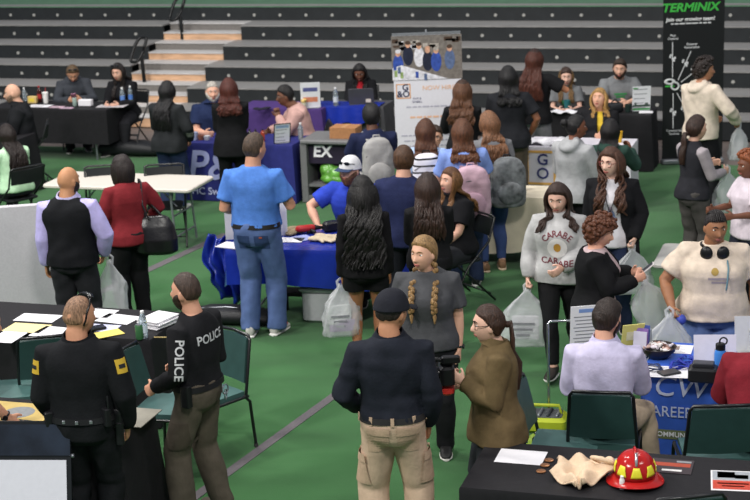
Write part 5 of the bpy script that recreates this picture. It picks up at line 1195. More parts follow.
o = Pp['headphones']; h_ = hand(o, 'R'); plastic_bag('large clear plastic bag hanging from the wrist of the girl with headphones', h_ + V(-.05, -.06, .06), .62, .46, .17, 0, 5, swing=(-.12, 0)); block('white printed papers inside the bag of the girl with headphones', h_ + V(-.10, -.06, -.40), (.30, .05, .28), 0, '#cfd6cf')
o = Pp['raglan']; h_ = hand(o, 'R'); plastic_bag('pale grey plastic bag hanging from the hands of the girl with grey sleeves', h_, .42, .32, .12, .4, 6, prints=False)
o = Pp['cream_hoodie']; h_ = hand(o, 'R'); plastic_bag('whitish plastic bag carried by the young man in cream hoodie', h_, .40, .22, .12, .2, 7, prints=False)
o = Pp['vest_man']; h_ = hand(o, 'R'); plastic_bag('crumpled plastic bag hanging between the bald man and the dark bob', h_ + V(.06, 0, 0), .50, .26, .12, .1, 8, prints=False)

# ---- bags on people
def backpack(label, o, w, h, d, mat, zc=.30, xo=0, group='backpacks', pocket=None, strapm=None, extra=None):
    a, b, y = o.pr(.30); c = o.sp(zc) + o.TY*(y - b - .03 - d/2) + o.TX*xo
    t = thing('backpack', label, 'backpack', o.W(V(0, 0, 0)), -o.face, group); s = S()
    rings = []
    for k, (z, q) in enumerate(((-.5, .72), (-.48, .90), (-.40, 1.0), (-.15, 1.0), (.15, .97), (.32, .90), (.43, .74), (.48, .52), (.5, .25))):
        rings.append([c + V(math.copysign(abs(math.cos(2*PI*j/28))**.6, math.cos(2*PI*j/28))*w/2*q, math.copysign(abs(math.sin(2*PI*j/28))**.7, math.sin(2*PI*j/28))*d/2*(q*.6 + .4), z*h) for j in range(28)])
    s.loft(rings); m_ = skin('main_compartment', s, mat, t, vox=.011, smooth=3, wr=.006, wf=16, seed=3)
    s = S(); s.ell(c + V(0, -d*.48, -h*.20), (w*.38, d*.20, h*.24), n=16, m=12); skin('front_pocket', s, pocket or mat, t, vox=.010, smooth=2, wr=.004, wf=18)
    sm = strapm or pocket or mat
    for sx in (-1, 1):
        s = S(); xx = sx*.085*o.s; fr = o.pr(.42); b3 = o.pr(.30); tp = o.sp(.545)
        pts = [c + V(xx*.7, d*.45, h*.40), o.sp(.50) + V(xx, -.085*o.s, .02), o.sp(.525) + V(xx*1.1, -.01, .035), o.sp(.49) + V(xx*1.15, .085*o.s, .015), o.sp(.40) + V(xx*1.25, fr[2] + fr[1] + .035, 0), o.sp(.25) + V(xx*1.7, .07, 0), c + V(sx*w*.42, d*.3, -h*.38)]
        P2 = []
        for q in range(len(pts)-1):
            for tt in (0, .5): P2.append(pts[q]*(1-tt) + pts[q+1]*tt)
        P2.append(pts[-1]); s.tube(P2, [(.030, .008)]*len(P2), side=V(1, 0, 0), n=8); part('shoulder_strap', s, sm, t, smooth=True)
    s = S(); s.tube([c + V(-.04, d*.2, h*.47), c + V(-.03, d*.2, h*.55), c + V(.03, d*.2, h*.55), c + V(.04, d*.2, h*.47)], .009, n=8); part('top_handle', s, sm, t, smooth=True)
    s = S(); s.tube([c + V(x*w*.40, -d*.36 - .02*math.cos(x*1.5), h*(.26 - .10*x*x)) for x in (-1, -.6, -.2, .2, .6, 1)], .005, n=6); part('zip', s, paint('#555558', .4), t)
    return t
def striped():
    m = M('striped canvas', '#dedce4'); nt = m.node_tree; b = nt.nodes['Principled BSDF']; tc = nt.nodes.new('ShaderNodeTexCoord'); wv = nt.nodes.new('ShaderNodeTexWave'); wv.bands_direction = 'Z'; wv.inputs['Scale'].default_value = 4.6; wv.inputs['Distortion'].default_value = 1.6; wv.inputs['Detail'].default_value = 1
    rp = nt.nodes.new('ShaderNodeValToRGB'); rp.color_ramp.elements[0].position = .14; rp.color_ramp.elements[1].position = .20; rp.color_ramp.elements[0].color = rgb('#19191c'); rp.color_ramp.elements[1].color = rgb('#dddbe4')
    nt.links.new(tc.outputs['Object'], wv.inputs['Vector']); nt.links.new(wv.outputs['Fac'], rp.inputs['Fac']); nt.links.new(rp.outputs['Color'], b.inputs['Base Color']); return m
backpack('white backpack with wavy black stripes on the girl with straight brown hair', Pp['stripe_girl'], .30, .46, .16, striped(), zc=.28, strapm=fab('#1a1a1c'))
backpack('dusty pink backpack on the girl in the light blue shirt', Pp['pinkbag_girl'], .38, .52, .18, fab('#c0a0ae'), zc=.15, xo=.05, pocket=fab('#b796a6'))
backpack('large grey and black patterned backpack slung behind the grey topped girl', Pp['greybag_girl'], .36, .50, .22, M('grey camouflage', '#6f7274', rough=.8, var=.6, scale=12), zc=.13, xo=.11, pocket=M('grey camouflage', ''), strapm=fab('#2a2a2d'))
add('pack_boy', 'boy with short black hair in navy t-shirt wearing the pale grey backpack', (371, 104), 1.70, 350, 'm', 1.1, skin_='#5f3d2e', face_on=False,
    top=dict(kind='short', col='#1e2440', off=.018), bottom=dict(col='#26262c'), shoes=BLK, hair=dict(style='short', col='#131112', th=.022), armL='fore', armR='low')
backpack('pale grey backpack on the boy in the navy t-shirt', Pp['pack_boy'], .34, .52, .20, fab('#9c9a98'), zc=.26)
# black handbag on the woman in dark red
o = Pp['red_woman']; c = o.sp(.02) + V(.22*o.s, -.17*o.s, 0); t = thing('handbag', 'large black leather handbag on the shoulder of the woman in dark red', 'handbag', o.W(V(0, 0, 0)), -o.face)
LE = M('black leather', '#1b1a1c', rough=.3, var=.15, scale=20, spec=.5, bump=.2)
s = S(); s.loft([[c + rotz(-.5) @ V(math.copysign(abs(math.cos(2*PI*j/28))**.7, math.cos(2*PI*j/28))*.21*q, math.sin(2*PI*j/28)*.085*p, z) for j in range(28)] for z, q, p in ((-.20, .7, .7), (-.17, .98, 1.1), (-.05, 1.05, 1.15), (.08, .88, .8), (.16, .66, .4), (.18, .5, .22))]); skin('bag_body', s, LE, t, vox=.010, smooth=3, wr=.006, wf=12)
for q in (-.03, .03):
    s = S(); s.tube([c + V(-.07, q, .16), c + V(-.10, q + .06, .30), o.sp(.46) + V(.135*o.s, q - .05, .10), o.sp(.50) + V(.15*o.s, q*.5, .075), o.sp(.42) + V(.18*o.s, .08, .0), c + V(.08, q, .16)], .009, n=8); part('strap', s, LE, t, smooth=True)
# camera in the hands of the girl in the olive jacket
o = Pp['camera_girl']; c = (o.J['wL'] + o.J['wR'])/2 + V(0, .10, .05); t = thing('camera', 'black camera rig with a red base in the hands of the ponytailed woman', 'camera', o.W(c), -o.face); t.scale = (1.2, 1.2, 1.2)
cb = paint('#161618', .4)
s = S(); s.rbox((0, 0, .02), (.15, .08, .11), r=.02); s.rbox((0, .0, .085), (.07, .07, .035), r=.015); part('camera_body', s, cb, t)
s = S(); s.tube([V(0, .03, .02), V(0, .10, .02), V(0, .135, .02)], [.040, .042, .047], n=18, dome=False); part('lens', s, paint('#0e0e10', .2), t, smooth=50)
s = S(); s.rbox((0, 0, -.065), (.11, .075, .055), r=.025); part('red_base', s, paint('#c2322c', .4), t); s = S(); s.rbox((-.05, -.02, .115), (.04, .10, .04), r=.01); s.tube([V(-.05, .03, .115), V(-.05, .13, .13)], [.012, .018], n=10); part('microphone', s, cb, t)
s = S(); s.rbox((.10, 0, .02), (.05, .05, .12), r=.02); part('side_grip', s, cb, t)
# stress ball, headphones, lanyard
o = Pp['headphones']; s = S(); s.ell((0, 0, 0), .042, n=18, m=12); p = o.J['wR'] + o.J['dR']*.10*o.hs + o.J['NR']*.045; solo('stress_ball', s, paint('#3c4ba6', .5), 'blue ball in the hand of the girl with headphones', 'ball', o.W(p), smooth=True)
t = thing('headphones', 'black over-ear headphones round the neck of the girl in cream t-shirt', 'headphones', o.loc, -o.face); nk = o.sp(.55) + V(0, .01, 0); hm_ = paint('#161618', .35)
s = S(); s.tube([nk + V(.10*math.sin(a), -.0 + .095*math.cos(a), .015) for a in np.linspace(PI*.35, PI*1.65, 14)], [(.010, .014)]*14, n=8); part('headband', s, hm_, t, smooth=True)
for sx in (-1, 1): s = S(); s.ell(nk + V(sx*.062, .115, -.025), (.050, .030, .055), rotz(-sx*.3), n=16, m=10); part('ear_cup', s, hm_, t, smooth=True)
s = S(); fr = lambda D: o.pr(D); s.tube([o.sp(.50) + V(-.09, .10, 0), o.sp(.42) + V(-.10, fr(.42)[1] + fr(.42)[2] + .03, 0), o.sp(.30) + V(-.09, fr(.30)[1] + fr(.30)[2] + .03, 0), o.sp(.26) + V(-.085, fr(.26)[1] + fr(.26)[2] + .032, 0)], .007, n=6); part('lanyard', s, paint('#5f7f8a'), o.root, smooth=True)
# clothing lettering and marks
WP = paint('#c9c9cc', .7); o = Pp['swat']
zz = o.sp(.42); wrap_text('POLICE', .085, WP, o.root, o.top, zz + V(0, -.1, 0), V(1, 0, 0), V(0, 0, 1), bold=.02, wx=1.0)
m1 = o.J['sL']*.30 + o.J['eL']*.70; ax = unit(o.J['eL'] - o.J['sL'])
wrap_text('POLICE', .085, WP, o.root, o.top, (o.J['sL']*.42 + o.J['eL']*.58) + V(-.05, -.05, 0), ax, np.cross(V(-.8, -.6, 0), ax), bold=.02)
o = Pp['officer']; YP = paint('#c9a536', .7); BP = paint('#26262a', .7)
for sx, k in ((-1, 'L'), (1, 'R')):
    p = o.J['s'+k]*.76 + o.J['e'+k]*.24
    for w_, h_, m_, of in ((.075, .092, YP, .004), (.048, .026, BP, .006)):
        nrm = unit(V(sx*.75, -.65, 0)); Xd = unit(np.cross(V(0, 0, 1), nrm)); wrap_shape(patch_grid(w_, h_, 6, 6, 1.0 if w_ < .06 else 1.15), m_, o.root, o.top, p + nrm*.03, Xd, V(0, 0, 1), of, 'shoulder_patch' if w_ > .06 else 'patch_bar')
def side_x(c0, r): return c0
s = S()          # sunglasses pushed up on the officer's head
for sx in (-1, 1): s.tube([o.H(V(sx*.055, .045, .118)), o.H(V(sx*.080, .02, .085)), o.H(V(sx*.092, -.01, .04)), o.H(V(sx*.094, -.02, .0)), o.H(V(sx*.088, -.03, -.03))], .006*o.hs, n=6)
s.tube([o.H(V(-.058, .045, .116)), o.H(V(-.03, .055, .128)), o.H(V(.03, .055, .128)), o.H(V(.058, .045, .116))], [(.018, .006)]*4, n=8)
part('sunglasses', s, paint('#121214', .2), o.root, smooth=True)
def at_belt(o, a, off=.04, D=.085): 
    w, b, y = o.pr(D); return o.sp(D) + o.TX*(w + off)*math.cos(a) + o.TY*(y + (b + off)*math.sin(a))
bk = paint('#18181b', .45)
t_ = S(); p = at_belt(o, -.25); t_.rbox(p + V(0, 0, -.02), (.06, .05, .13), r=.012, R=rotz(-.3)); t_.rbox(p + V(.005, -.01, -.12), (.05, .05, .16), r=.015); part('holster', t_, bk, o.root)
t_ = S(); p = at_belt(o, -.75); t_.rbox(p + V(0, 0, .02), (.065, .04, .12), r=.01, R=rotz(-.8)); t_.tube([p + V(.02, -.01, .07), p + V(.02, -.01, .16)], .007, n=8); part('radio', t_, bk, o.root)
t_ = S(); 
for a in (-1.2, -1.6, -2.0): t_ = S(); p = at_belt(o, a, .030); t_.rbox(p, (.022, .010, .024), r=.006); part('belt_keeper', t_, STEEL, o.root)
t_ = S(); p = at_belt(o, -2.6); t_.rbox(p, (.06, .05, .10), r=.012, R=rotz(.5)); part('pouch', t_, bk, o.root)
o = Pp['swat']
t_ = S(); p = at_belt(o, -1.2, .05); t_.torus(p + V(0, 0, -.06), .034, .005, rotx(PI/2)); t_.torus(p + V(.03, .02, -.11), .034, .005, rotx(PI/2) @ roty(.4)); part('handcuffs', t_, STEEL, o.root, smooth=True)
t_ = S(); p = at_belt(o, -2.8, .045); t_.rbox(p + V(0, 0, -.03), (.05, .07, .16), r=.012); part('holster', t_, bk, o.root)
t_ = S(); w_ = o.J['wL']; t_.torus(w_, .036*o.s, .009, np.column_stack([np.cross(o.J['dL'], V(0, 0, 1)), np.cross(o.J['dL'], np.cross(o.J['dL'], V(0, 0, 1))), o.J['dL']]), n=18, m=8); part('wristwatch', t_, bk, o.root, smooth=True)
def watch(o, k, col='#17171a'):
    d = o.J['d'+k]; x = unit(np.cross(d, V(.3, 1, .2))); y = np.cross(d, x); s = S(); s.torus(o.J['w'+k] - d*.015, .033*o.s, .007, np.column_stack([x, y, d]), n=18, m=8); s.lathe(o.J['w'+k] - d*.015 + o.J['N'+k]*-.036*o.s, [(.001, -.006), (.018, -.006), (.018, .006), (.001, .006)], n=14, B=np.column_stack([np.cross(d, o.J['N'+k]), d, o.J['N'+k]])); part('wristwatch', s, paint(col, .3), o.root, smooth=50)
watch(Pp['reaching_arm'], 'R'); watch(Pp['braids'], 'L', '#26262a'); watch(Pp['polo_woman'], 'L')
o = Pp['khaki']                                   # pockets and loops of the cargo trousers
KP = fab('#bfa38b')
for sx in (-1, 1):
    wrap_shape(patch_grid(.135, .15), KP, o.root, o.bot, o.sp(-.06) + V(sx*.095, -.05, 0), V(1, 0, 0), V(0, 0, 1), .004, 'back_pocket'); wrap_shape(patch_grid(.145, .055), KP, o.root, o.bot, o.sp(.02) + V(sx*.095, -.05, 0), V(1, 0, 0), V(0, 0, 1), .009, 'pocket_flap')
    k = 'R' if sx > 0 else 'L'; p = o.J['h'+k]*.35 + o.J['k'+k]*.65; wrap_shape(patch_grid(.15, .20), KP, o.root, o.bot, p + V(sx*.06, -.02, 0), unit(V(.5, sx*.85, 0)), V(0, 0, 1), .012, 'cargo_pocket'); wrap_shape(patch_grid(.16, .06), KP, o.root, o.bot, p + V(sx*.06, -.02, .09), unit(V(.5, sx*.85, 0)), V(0, 0, 1), .018, 'pocket_flap')
for a in (-1.57, -.9, -2.24, -.2, -2.94): s = S(); p = at_belt(o, a, .029); s.box(p, (.022, .008, .055), rotz(a + PI/2)); part('belt_loop', s, KP, o.root, smooth=0)
o = Pp['swat']; KQ = fab('#4f473e'); p = o.J['hL']*.4 + o.J['kL']*.6; wrap_shape(patch_grid(.15, .19), KQ, o.root, o.bot, p + V(-.06, -.03, 0), unit(V(.35, -1, 0)), V(0, 0, 1), .010, 'cargo_pocket'); wrap_shape(patch_grid(.12, .12), KQ, o.root, o.bot, o.sp(-.04) + V(.08, -.05, 0), V(1, 0, 0), V(0, 0, 1), .004, 'back_pocket')
o = Pp['blue_man']; JQ = fab('#37486f')
for sx in (-1, 1): wrap_shape(patch_grid(.125, .14), JQ, o.root, o.bot, o.sp(-.05) + V(sx*.085, -.05, 0), V(1, 0, 0), V(0, 0, 1), .003, 'back_pocket')
wrap_shape(patch_grid(.028, .016, 3, 3), paint('#b0593a'), o.root, o.bot, o.sp(.0) + V(.085, -.05, 0), V(1, 0, 0), V(0, 0, 1), .006, 'pocket_tag')
s = S(); an = o.J['aR']; fv, uv = o.J['fR']; s.ell(an + fv*.10*o.s - uv*.030*o.s, (.046*o.s, .06*o.s, .026*o.s), np.column_stack([np.cross(fv, uv), fv, uv]), n=14, m=8); part('shoe_tongue', s, paint('#c2433a', .6), o.root, smooth=True)
o = Pp['sweatshirt_girl']; MR = paint('#6a2430', .8); cfr = V(0, .1, 0)
for i, ch in enumerate('CARABE'):                # the arched word and the word below it
    a = (i - 2.5)*.30; p = o.sp(.25) + V(-.13*math.sin(a)*1.15, .1, .155*math.cos(a)); wrap_text(ch, .072, MR, o.root, o.top, p, V(-math.cos(a), 0, -math.sin(a)), V(-math.sin(a)*1., 0, math.cos(a)), bold=.012)
wrap_text('CARABE', .072, MR, o.root, o.top, o.sp(.165) + cfr, V(-1, 0, 0), V(0, 0, 1), bold=.014, wx=1.05)
wrap_shape(disc(.085), paint('#d9d6d4', .8), o.root, o.top, o.sp(.285) + cfr, V(-1, 0, 0), V(0, 0, 1), .003, 'round_emblem'); wrap_shape(disc(.038, sx=.8), paint('#b98a3a', .8), o.root, o.top, o.sp(.29) + cfr, V(-1, 0, 0), V(0, 0, 1), .006, 'emblem_centre')
o = Pp['blazer_woman']
for i, (x, z, r, c) in enumerate(((0, .24, .06, '#6a7aa0'), (.03, .19, .045, '#54649a'), (-.035, .20, .035, '#8a90ac'), (.0, .30, .03, '#9a8f9c'))): wrap_shape(disc(r, 10, 2, sx=.7), paint(c, .8), o.root, o.top, o.sp(z) + V(x, .1, 0), V(-1, 0, 0), V(0, 0, 1), .003 + i*.001, 'shirt_print')
s = S(); f_ = lambda D: o.pr(D)[1] + o.pr(D)[2] + .022
for sx in (-1, 1): s.tube([o.sp(.545) + V(sx*.06, .02, .02), o.sp(.46) + V(sx*.055, f_(.46), 0), o.sp(.34) + V(sx*.02, f_(.34) + .004, 0), o.sp(.27) + V(0, f_(.27) + .004, 0)], .004, n=6)
part('lanyard', s, paint('#33333a'), o.root, smooth=True)
o = Pp['headphones']; wrap_text('UNIFORM', .032, paint('#8a7f84'), o.root, o.top, o.sp(.33) + V(.02, .1, 0), V(-1, 0, 0), V(0, 0, 1)) if False else None
for z, L in ((.345, .16), (.315, .11)): wrap_shape(patch_grid(L, .018, 8, 2), paint('#a2969a', .8), o.root, o.top, o.sp(z) + V(-.03, .1, 0), V(-1, 0, 0), V(0, 0, 1), .003, 'shirt_print')
wrap_shape(disc(.028, 12, 2), paint('#a58a4a', .8), o.root, o.top, o.sp(.40) + V(.0, .1, 0), V(-1, 0, 0), V(0, 0, 1), .004, 'round_badge')
for k_, z0 in (('green_girl', .33), ('beard_tee', .36)):
    o = Pp[k_]
    for z, L in ((z0, .17), (z0 - .04, .12)): wrap_shape(patch_grid(L, .028, 8, 2), paint('#3f8a52', .8), o.root, o.top, o.sp(z) + V(0, .1, 0), V(-1, 0, 0), V(0, 0, 1), .003, 'shirt_print')
o = Pp['polo_woman']; wrap_shape(patch_grid(.06, .014, 4, 2), WP, o.root, o.top, o.sp(.40) + V(-.07, .1, 0), V(-1, 0, 0), V(0, 0, 1), .003, 'name_patch')
o = Pp['grey_beard']; wrap_shape(patch_grid(.05, .014, 4, 2), WP, o.root, o.top, o.sp(.38) + V(-.07, .1, 0), V(-1, 0, 0), V(0, 0, 1), .003, 'name_patch')
o = Pp['trucker']; wrap_shape(patch_grid(.04, .02, 4, 2), WP, o.root, o.top, o.J['sR']*.5 + o.J['eR']*.5 + V(.03, .05, .0), V(-.7, .7, 0), V(0, 0, 1), .003, 'sleeve_mark')
s = S()
for sx in (-1, 1): s.ell(o.H(V(sx*.035, .100, .078)), (.030, .006, .017), o.B @ rotz(-sx*.3), n=12, m=8)
s.tube([o.H(V(-.085, .05, .075)), o.H(V(-.06, .095, .08)), o.H(V(.06, .095, .08)), o.H(V(.085, .05, .075))], .004, n=6); part('sunglasses', s, paint('#121620', .12), o.root, smooth=True)
o = Pp['phone_man']; s = S()
for sx in (-1, 1): s.ell(o.H(V(sx*.035, .06, .125)), (.030, .012, .016), o.B @ rotx(-.5), n=12, m=8)
part('sunglasses', s, paint('#1c2026', .12), o.root, smooth=True)
o = Pp['seated_black']; s = S()
for sx in (-1, 1): s.ell(o.H(V(sx*.035, .075, .118)), (.030, .012, .016), o.B @ rotx(-.5), n=12, m=8)
part('sunglasses', s, paint('#1c2026', .12), o.root, smooth=True)
o = Pp['pattern_sleeve']
for k in 'R':
    p = o.J['eR']*.75 + o.J['wR']*.25
    for i in range(4): wrap_shape(patch_grid(.12 - .02*(i % 2), .012, 6, 2), paint('#a9a79f', .8), o.root, o.top, p + (o.J['wR'] - o.J['eR'])*(i*.10 - .12), unit(V(.4, 1, 0)), unit(o.J['eR'] - o.J['wR']), .003, 'cuff_pattern')
# ---- banners
def banner(label, base, w, h, col, face=180, name='pull_up_banner'):
    t = thing(name, label, 'banner', base, -math.radians(face)); s = S(); s.box((0, 0, h/2 + .06), (w, .006, h)); part('banner_panel', s, M('banner ' + col, col, rough=.5, var=.02), t, smooth=0)
    s = S(); s.rbox((0, 0, .035), (w + .03, .16, .07), r=.03); part('base', s, M('silver base', '#8f9296', rough=.35, metal=.5), t); s = S(); s.box((0, 0, h + .065), (w + .005, .022, .025)); part('top_rail', s, M('silver base', ''), t, smooth=0)
    s = S(); s.tube([V(0, -.05, .06), V(0, -.012, h + .10)], .011, n=8); part('support_pole', s, M('silver base', ''), t); return t
def bput(t, s, mats, name='print', y=.0042): part(name, s, mats, t, smooth=0)
GB = banner('white pull-up banner with a team photo and square letter emblem', gp(426, 32, 2.16)*V(1, 1, 0), .80, 2.08, '#dddbe2', 180)
# banner coordinates: x to the viewer's right, z up
bx_ = lambda x, z, y=.0045: V(-x, y, z)
def brect(s, x, z, w, h, mi=0, y=.004): s.box(bx_(x, z, y), (w, .0016, h), mi=mi)
s = S(); cols = ['#77706a', '#a8a098', '#d8d6dc', '#3650a0', '#23283a', '#c99a80', '#4a3a30', '#8fa36a', '#5a6a8c']; ms = [M('photo ' + c, c, rough=.5, var=.25, scale=25) for c in cols]
T0 = 2.12
brect(s, 0, T0 - .26, .83, .53, 0, .0036); g = random.Random(5)
for i in range(26): brect(s, -.38 + .76*g.random(), T0 - .03 - .12*g.random(), .05 + .07*g.random(), .02 + .03*g.random(), g.choice((1, 0, 2, 6)), .0044)
for i, (x, zt, c, hc) in enumerate(((-.34, .20, 3, 2), (-.22, .10, 4, 6), (-.09, .12, 2, 6), (.01, .17, 4, 5), (.11, .18, 3, 1), (.27, .16, 8, 6))):
    for (dx, dz, rx, rz, mi, y) in ((0, .13, .062, .12, c, .0050 + i*.0003), (0, 0, .030, .040, 5, .0056 + i*.0003), (0, -.022, .031, .024, hc, .0060 + i*.0003)):
        s.lathe(bx_(x, T0 - zt - dz, y), [(1, 0), (1, .0012), (.001, .0014)], n=18, B=np.column_stack([V(rx, 0, 0), V(0, 0, rz), V(0, -1, 0)]) , mi=mi)
s.add([bx_(-.41, T0 - .37, .0085), bx_(-.30, T0 - .34, .0085), bx_(.25, T0 - .52, .0085), bx_(-.41, T0 - .52, .0085), bx_(-.41, T0 - .37, .0095), bx_(-.30, T0 - .34, .0095), bx_(.25, T0 - .52, .0095), bx_(-.41, T0 - .52, .0095)], [(0, 1, 2, 3), (7, 6, 5, 4), (0, 4, 5, 1), (1, 5, 6, 2), (2, 6, 7, 3), (3, 7, 4, 0)], mi=2)
for x, z, mi in ((-.37, .44, 7), (-.33, .40, 8), (-.30, .46, 7), (-.12, .46, 3), (-.02, .49, 8), (-.38, .36, 3)): brect(s, x, T0 - z, .035, .075, mi, .0102)
bput(GB, s, ms, 'photo_print')
def blet(t, txt, size, col, x, z, **k): return lettering(txt, size, paint(col, .6), t, bx_(x, z, .0045), V(-1, 0, 0), V(0, 0, 1), ext=.0015, **k)
s = S()
for (x, z, w, h) in ((-.29, T0 - .57, .17, .012), (-.29, T0 - .735, .17, .012), (-.37, T0 - .652, .012, .165), (-.21, T0 - .652, .012, .165)): brect(s, x, z, w, h)
bput(GB, s, [paint('#dba070', .6)], 'emblem_frame'); blet(GB, 'G', .105, '#25284a', -.265, T0 - .61, bold=.02); blet(GB, '&O', .105, '#25284a', -.29, T0 - .69, bold=.02); blet(GB, 'GUY &', .034, '#4a4a70', -.13, T0 - .745); blet(GB, "O'NEILL", .034, '#4a4a70', -.13, T0 - .785)
blet(GB, 'NOW HIRING', .078, '#e0b08a', .18, T0 - .625); 
s = S(); g = random.Random(9)
def dashes(s, z, x0, x1, h=.018, mi=0, y=.0042):
    x = x0
    while x < x1 - .02: L = min(g.uniform(.03, .09), x1 - x); brect(s, x + L/2, z, L, h, mi, y); x += L + .014
dashes(s, T0 - .845, -.26, .30); dashes(s, T0 - .97, -.22, .22, .024, 1)
for i in range(7): dashes(s, T0 - 1.19 - i*.065, -.33 + .03*(i % 3), .33 - .04*(i % 2))
bput(GB, s, [paint('#b0aebc', .6), paint('#e6b89a', .6)], 'small_print'); blet(GB, 'GREAT BENEFITS', .055, '#4a4a52', .04, T0 - 1.105, bold=.02)

tb = gp(692, 163); TBN = banner('tall black pull-up banner with green heading and white line diagram', tb, .80, 2.34, '#17181a', 180)
def bpt(px, py):       # a point of the printed design read off on the banner's own plane
    Rb = rotz(-PI); n = Rb @ V(0, 1, 0); d = ray(px, py); tt = np.dot(tb - CAMP, n)/np.dot(d, n); q = Rb.T @ (CAMP + d*tt - tb); return -q[0], q[2]
x, z = bpt(690, 7.5); blet(TBN, 'TERMINIX', .15, '#3fae45', x, z, shear=.22, bold=.032, wx=1.10)
x, z = bpt(690.5, 19); blet(TBN, 'Join our growing team!', .068, '#e6e6e6', x, z, bold=.022, shear=.1)
s = S(); x0, z = bpt(671, 24); x1, _ = bpt(711, 24); dashes(s, z, x0, x1, .016)
def bline(a, b, w=.010):
    (xa, za), (xb, zb) = bpt(*a), bpt(*b); L = math.hypot(xb-xa, zb-za); an = math.atan2(zb-za, xb-xa)
    s.box(bx_((xa+xb)/2, (za+zb)/2, .0042), (L, .0016, w), roty(an))
for a, b in (((672.5, 42), (672.5, 77)), ((691, 51), (678, 80)), ((703, 65), (681, 82)), ((680, 85.5), (718, 85)), ((680, 90), (690, 97)), ((677, 93), (688, 113)), ((673, 93), (673, 128))): bline(a, b)
for (px, py) in ((672.5, 58), (685, 63), (673, 112), (684, 110), (694, 70)):
    x, z = bpt(px, py)
    for i in range(5): brect(s, x + .03*math.cos(i*2.4), z + .035*math.sin(i*1.7), .025, .03)
bput(TBN, s, [paint('#d8d8da', .6)], 'line_diagram')
x, z = bpt(675, 86); s = S()
s.torus(bx_(x, z, .006), .048, .012, rotx(PI/2), n=24, m=6); s.torus(bx_(x - .07, z + .06, .006), .030, .012, rotx(PI/2), n=20, m=6, sx=1.8); bput(TBN, s, [paint('#d0d2d2', .6)], 'hub_emblem')
s = S(); brect(s, x - .07, z + .0, .12, .02); bput(TBN, s, [paint('#3fae45', .6)], 'green_stroke')
for px, py, a, b in ((673, 37, 'Pest', 'Control'), (692, 45.5, 'Disaster', 'Restoration'), (674, 132, 'Commercial', 'Services')):
    x, z = bpt(px, py); blet(TBN, a, .042, '#d8d8da', x, z + .02, bold=.01); blet(TBN, b, .042, '#d8d8da', x, z - .022, bold=.01)

# ---- cream table, gold framed emblem table
t = thing('red_tumbler', 'red tumbler with dark lid on the cream covered table', 'tumbler', gp(521, 190, .756)); s = S(); s.lathe((0, 0, 0), [(.036, 0), (.046, .09), (.044, .12)], n=16); part('cup_body', s, paint('#b03028', .3), t, smooth=50)
s = S(); s.lathe((0, 0, .12), [(.047, 0), (.047, .08), (.035, .085), (.001, .086)], n=16); part('lid', s, paint('#2a2a2c', .4), t)
t = thing('table_easel', 'wooden folded easel leaning beside the cream cloth', 'easel', gp(541, 268), -.4); wd = M('easel wood', '#9a6a48', rough=.6, var=.2, scale=10, stretch=(6, 6, .6))
for x in (-.14, .14): s = S(); s.box((x*.7, 0, .30), (.035, .02, .62), roty(x*.9)); part('leg', s, wd, t, smooth=0)
s = S(); s.box((0, 0, .32), (.20, .02, .035)); part('cross_bar', s, wd, t, smooth=0)
def box_on(tab, W, x, z, w, h, c, out, name): s = S(); s.box((x, -W/2 - out, z), (w, .004, h)); return part(name, s, paint(c, .6), tab, smooth=0)
GX = -.42
for (x, z, w, h) in ((GX, .69, .36, .03), (GX, .30, .36, .03), (GX - .165, .495, .03, .42), (GX + .165, .495, .03, .42)): box_on(T9, .62, x, z, w, h, '#dca95e', .014, 'gold_frame')
for ch, z in (('G', .59), ('O', .42)): cloth_text(T9, ch, .19, '#3a3f72', GX + .02, z, .62, out=.015, bold=.016)
cloth_text(T9, 'GUY', .07, '#3a3f72', GX + .30, .26, .62, out=.016)
s = S(); g = np.random.default_rng(4); G = [[V((i/14-.5)*.62, (j/8-.5)*.34, .02 + .018*math.sin(i*1.3 + j*.7) + .014*math.sin(j*2.1 - i*.8)) for j in range(9)] for i in range(15)]; s.sheet(G, .006); solo('folded_shirts', s, fab('#dcdadf'), 'crumpled white cloth lying on the gold framed emblem table', 'cloth', gp(543, 143, TZ_), -PSI, smooth=True)
# ---- far black table
s = S(); G = [[V((i/10-.5)*.34, (j/6-.5)*.2, .02 + .015*math.sin(i*1.3 + j*.9)) for j in range(7)] for i in range(11)]; s.sheet(G, .006); solo('white_napkins', s, fab('#e2e0e4'), 'crumpled white cloth on the far black table before the grey-shirted woman', 'cloth', gp(564, 113, TZ_), -.2, smooth=True)
cup('teal mug on the far black table before the grey-shirted woman', 567, 109, .12, .045, '#2a6a6e', name='mug'); cup('dark cup on the far black table before the bearded man', 628, 112, .10, .045, '#20302c', name='mug')
stand_sign('white flyer stand with green stripe and city skyline on the far black table', 641, 111, .24, .33, 178, 8, blocks=((0, -.44, .96, .08, '#4a9a58'), (0, -.30, .96, .09, '#4a5a52'), (-.32, -.22, .12, .12, '#5a6a62'), (.28, -.23, .18, .10, '#5a6a62'), (-.34, .42, .26, .06, '#4a9a58')), nlines=5)
s = S(); s.rbox((0, 0, .01), (.18, .09, .02), r=.01); solo('business_cards', s, WHT, 'small white pile of cards at the right end of the far black table', 'cards', gp(646, 113, TZ_), -.2)
s = S(); s.rbox((0, 0, .06), (.20, .14, .12), r=.03); s.tube([V(-.06, 0, .12), V(0, 0, .17), V(.06, 0, .12)], .01, n=6); solo('camera_bag', s, M('nylon black', ''), 'small black bag on the far black table by the bearded man', 'bag', gp(615, 112, TZ_), .2, smooth=50)
o = Pp['blond_yellow']; cc_ = cup('yellow cup in front of the blond woman', 619, 142, .13, .045, '#d8a828', z=1.02 if False else TZ_)
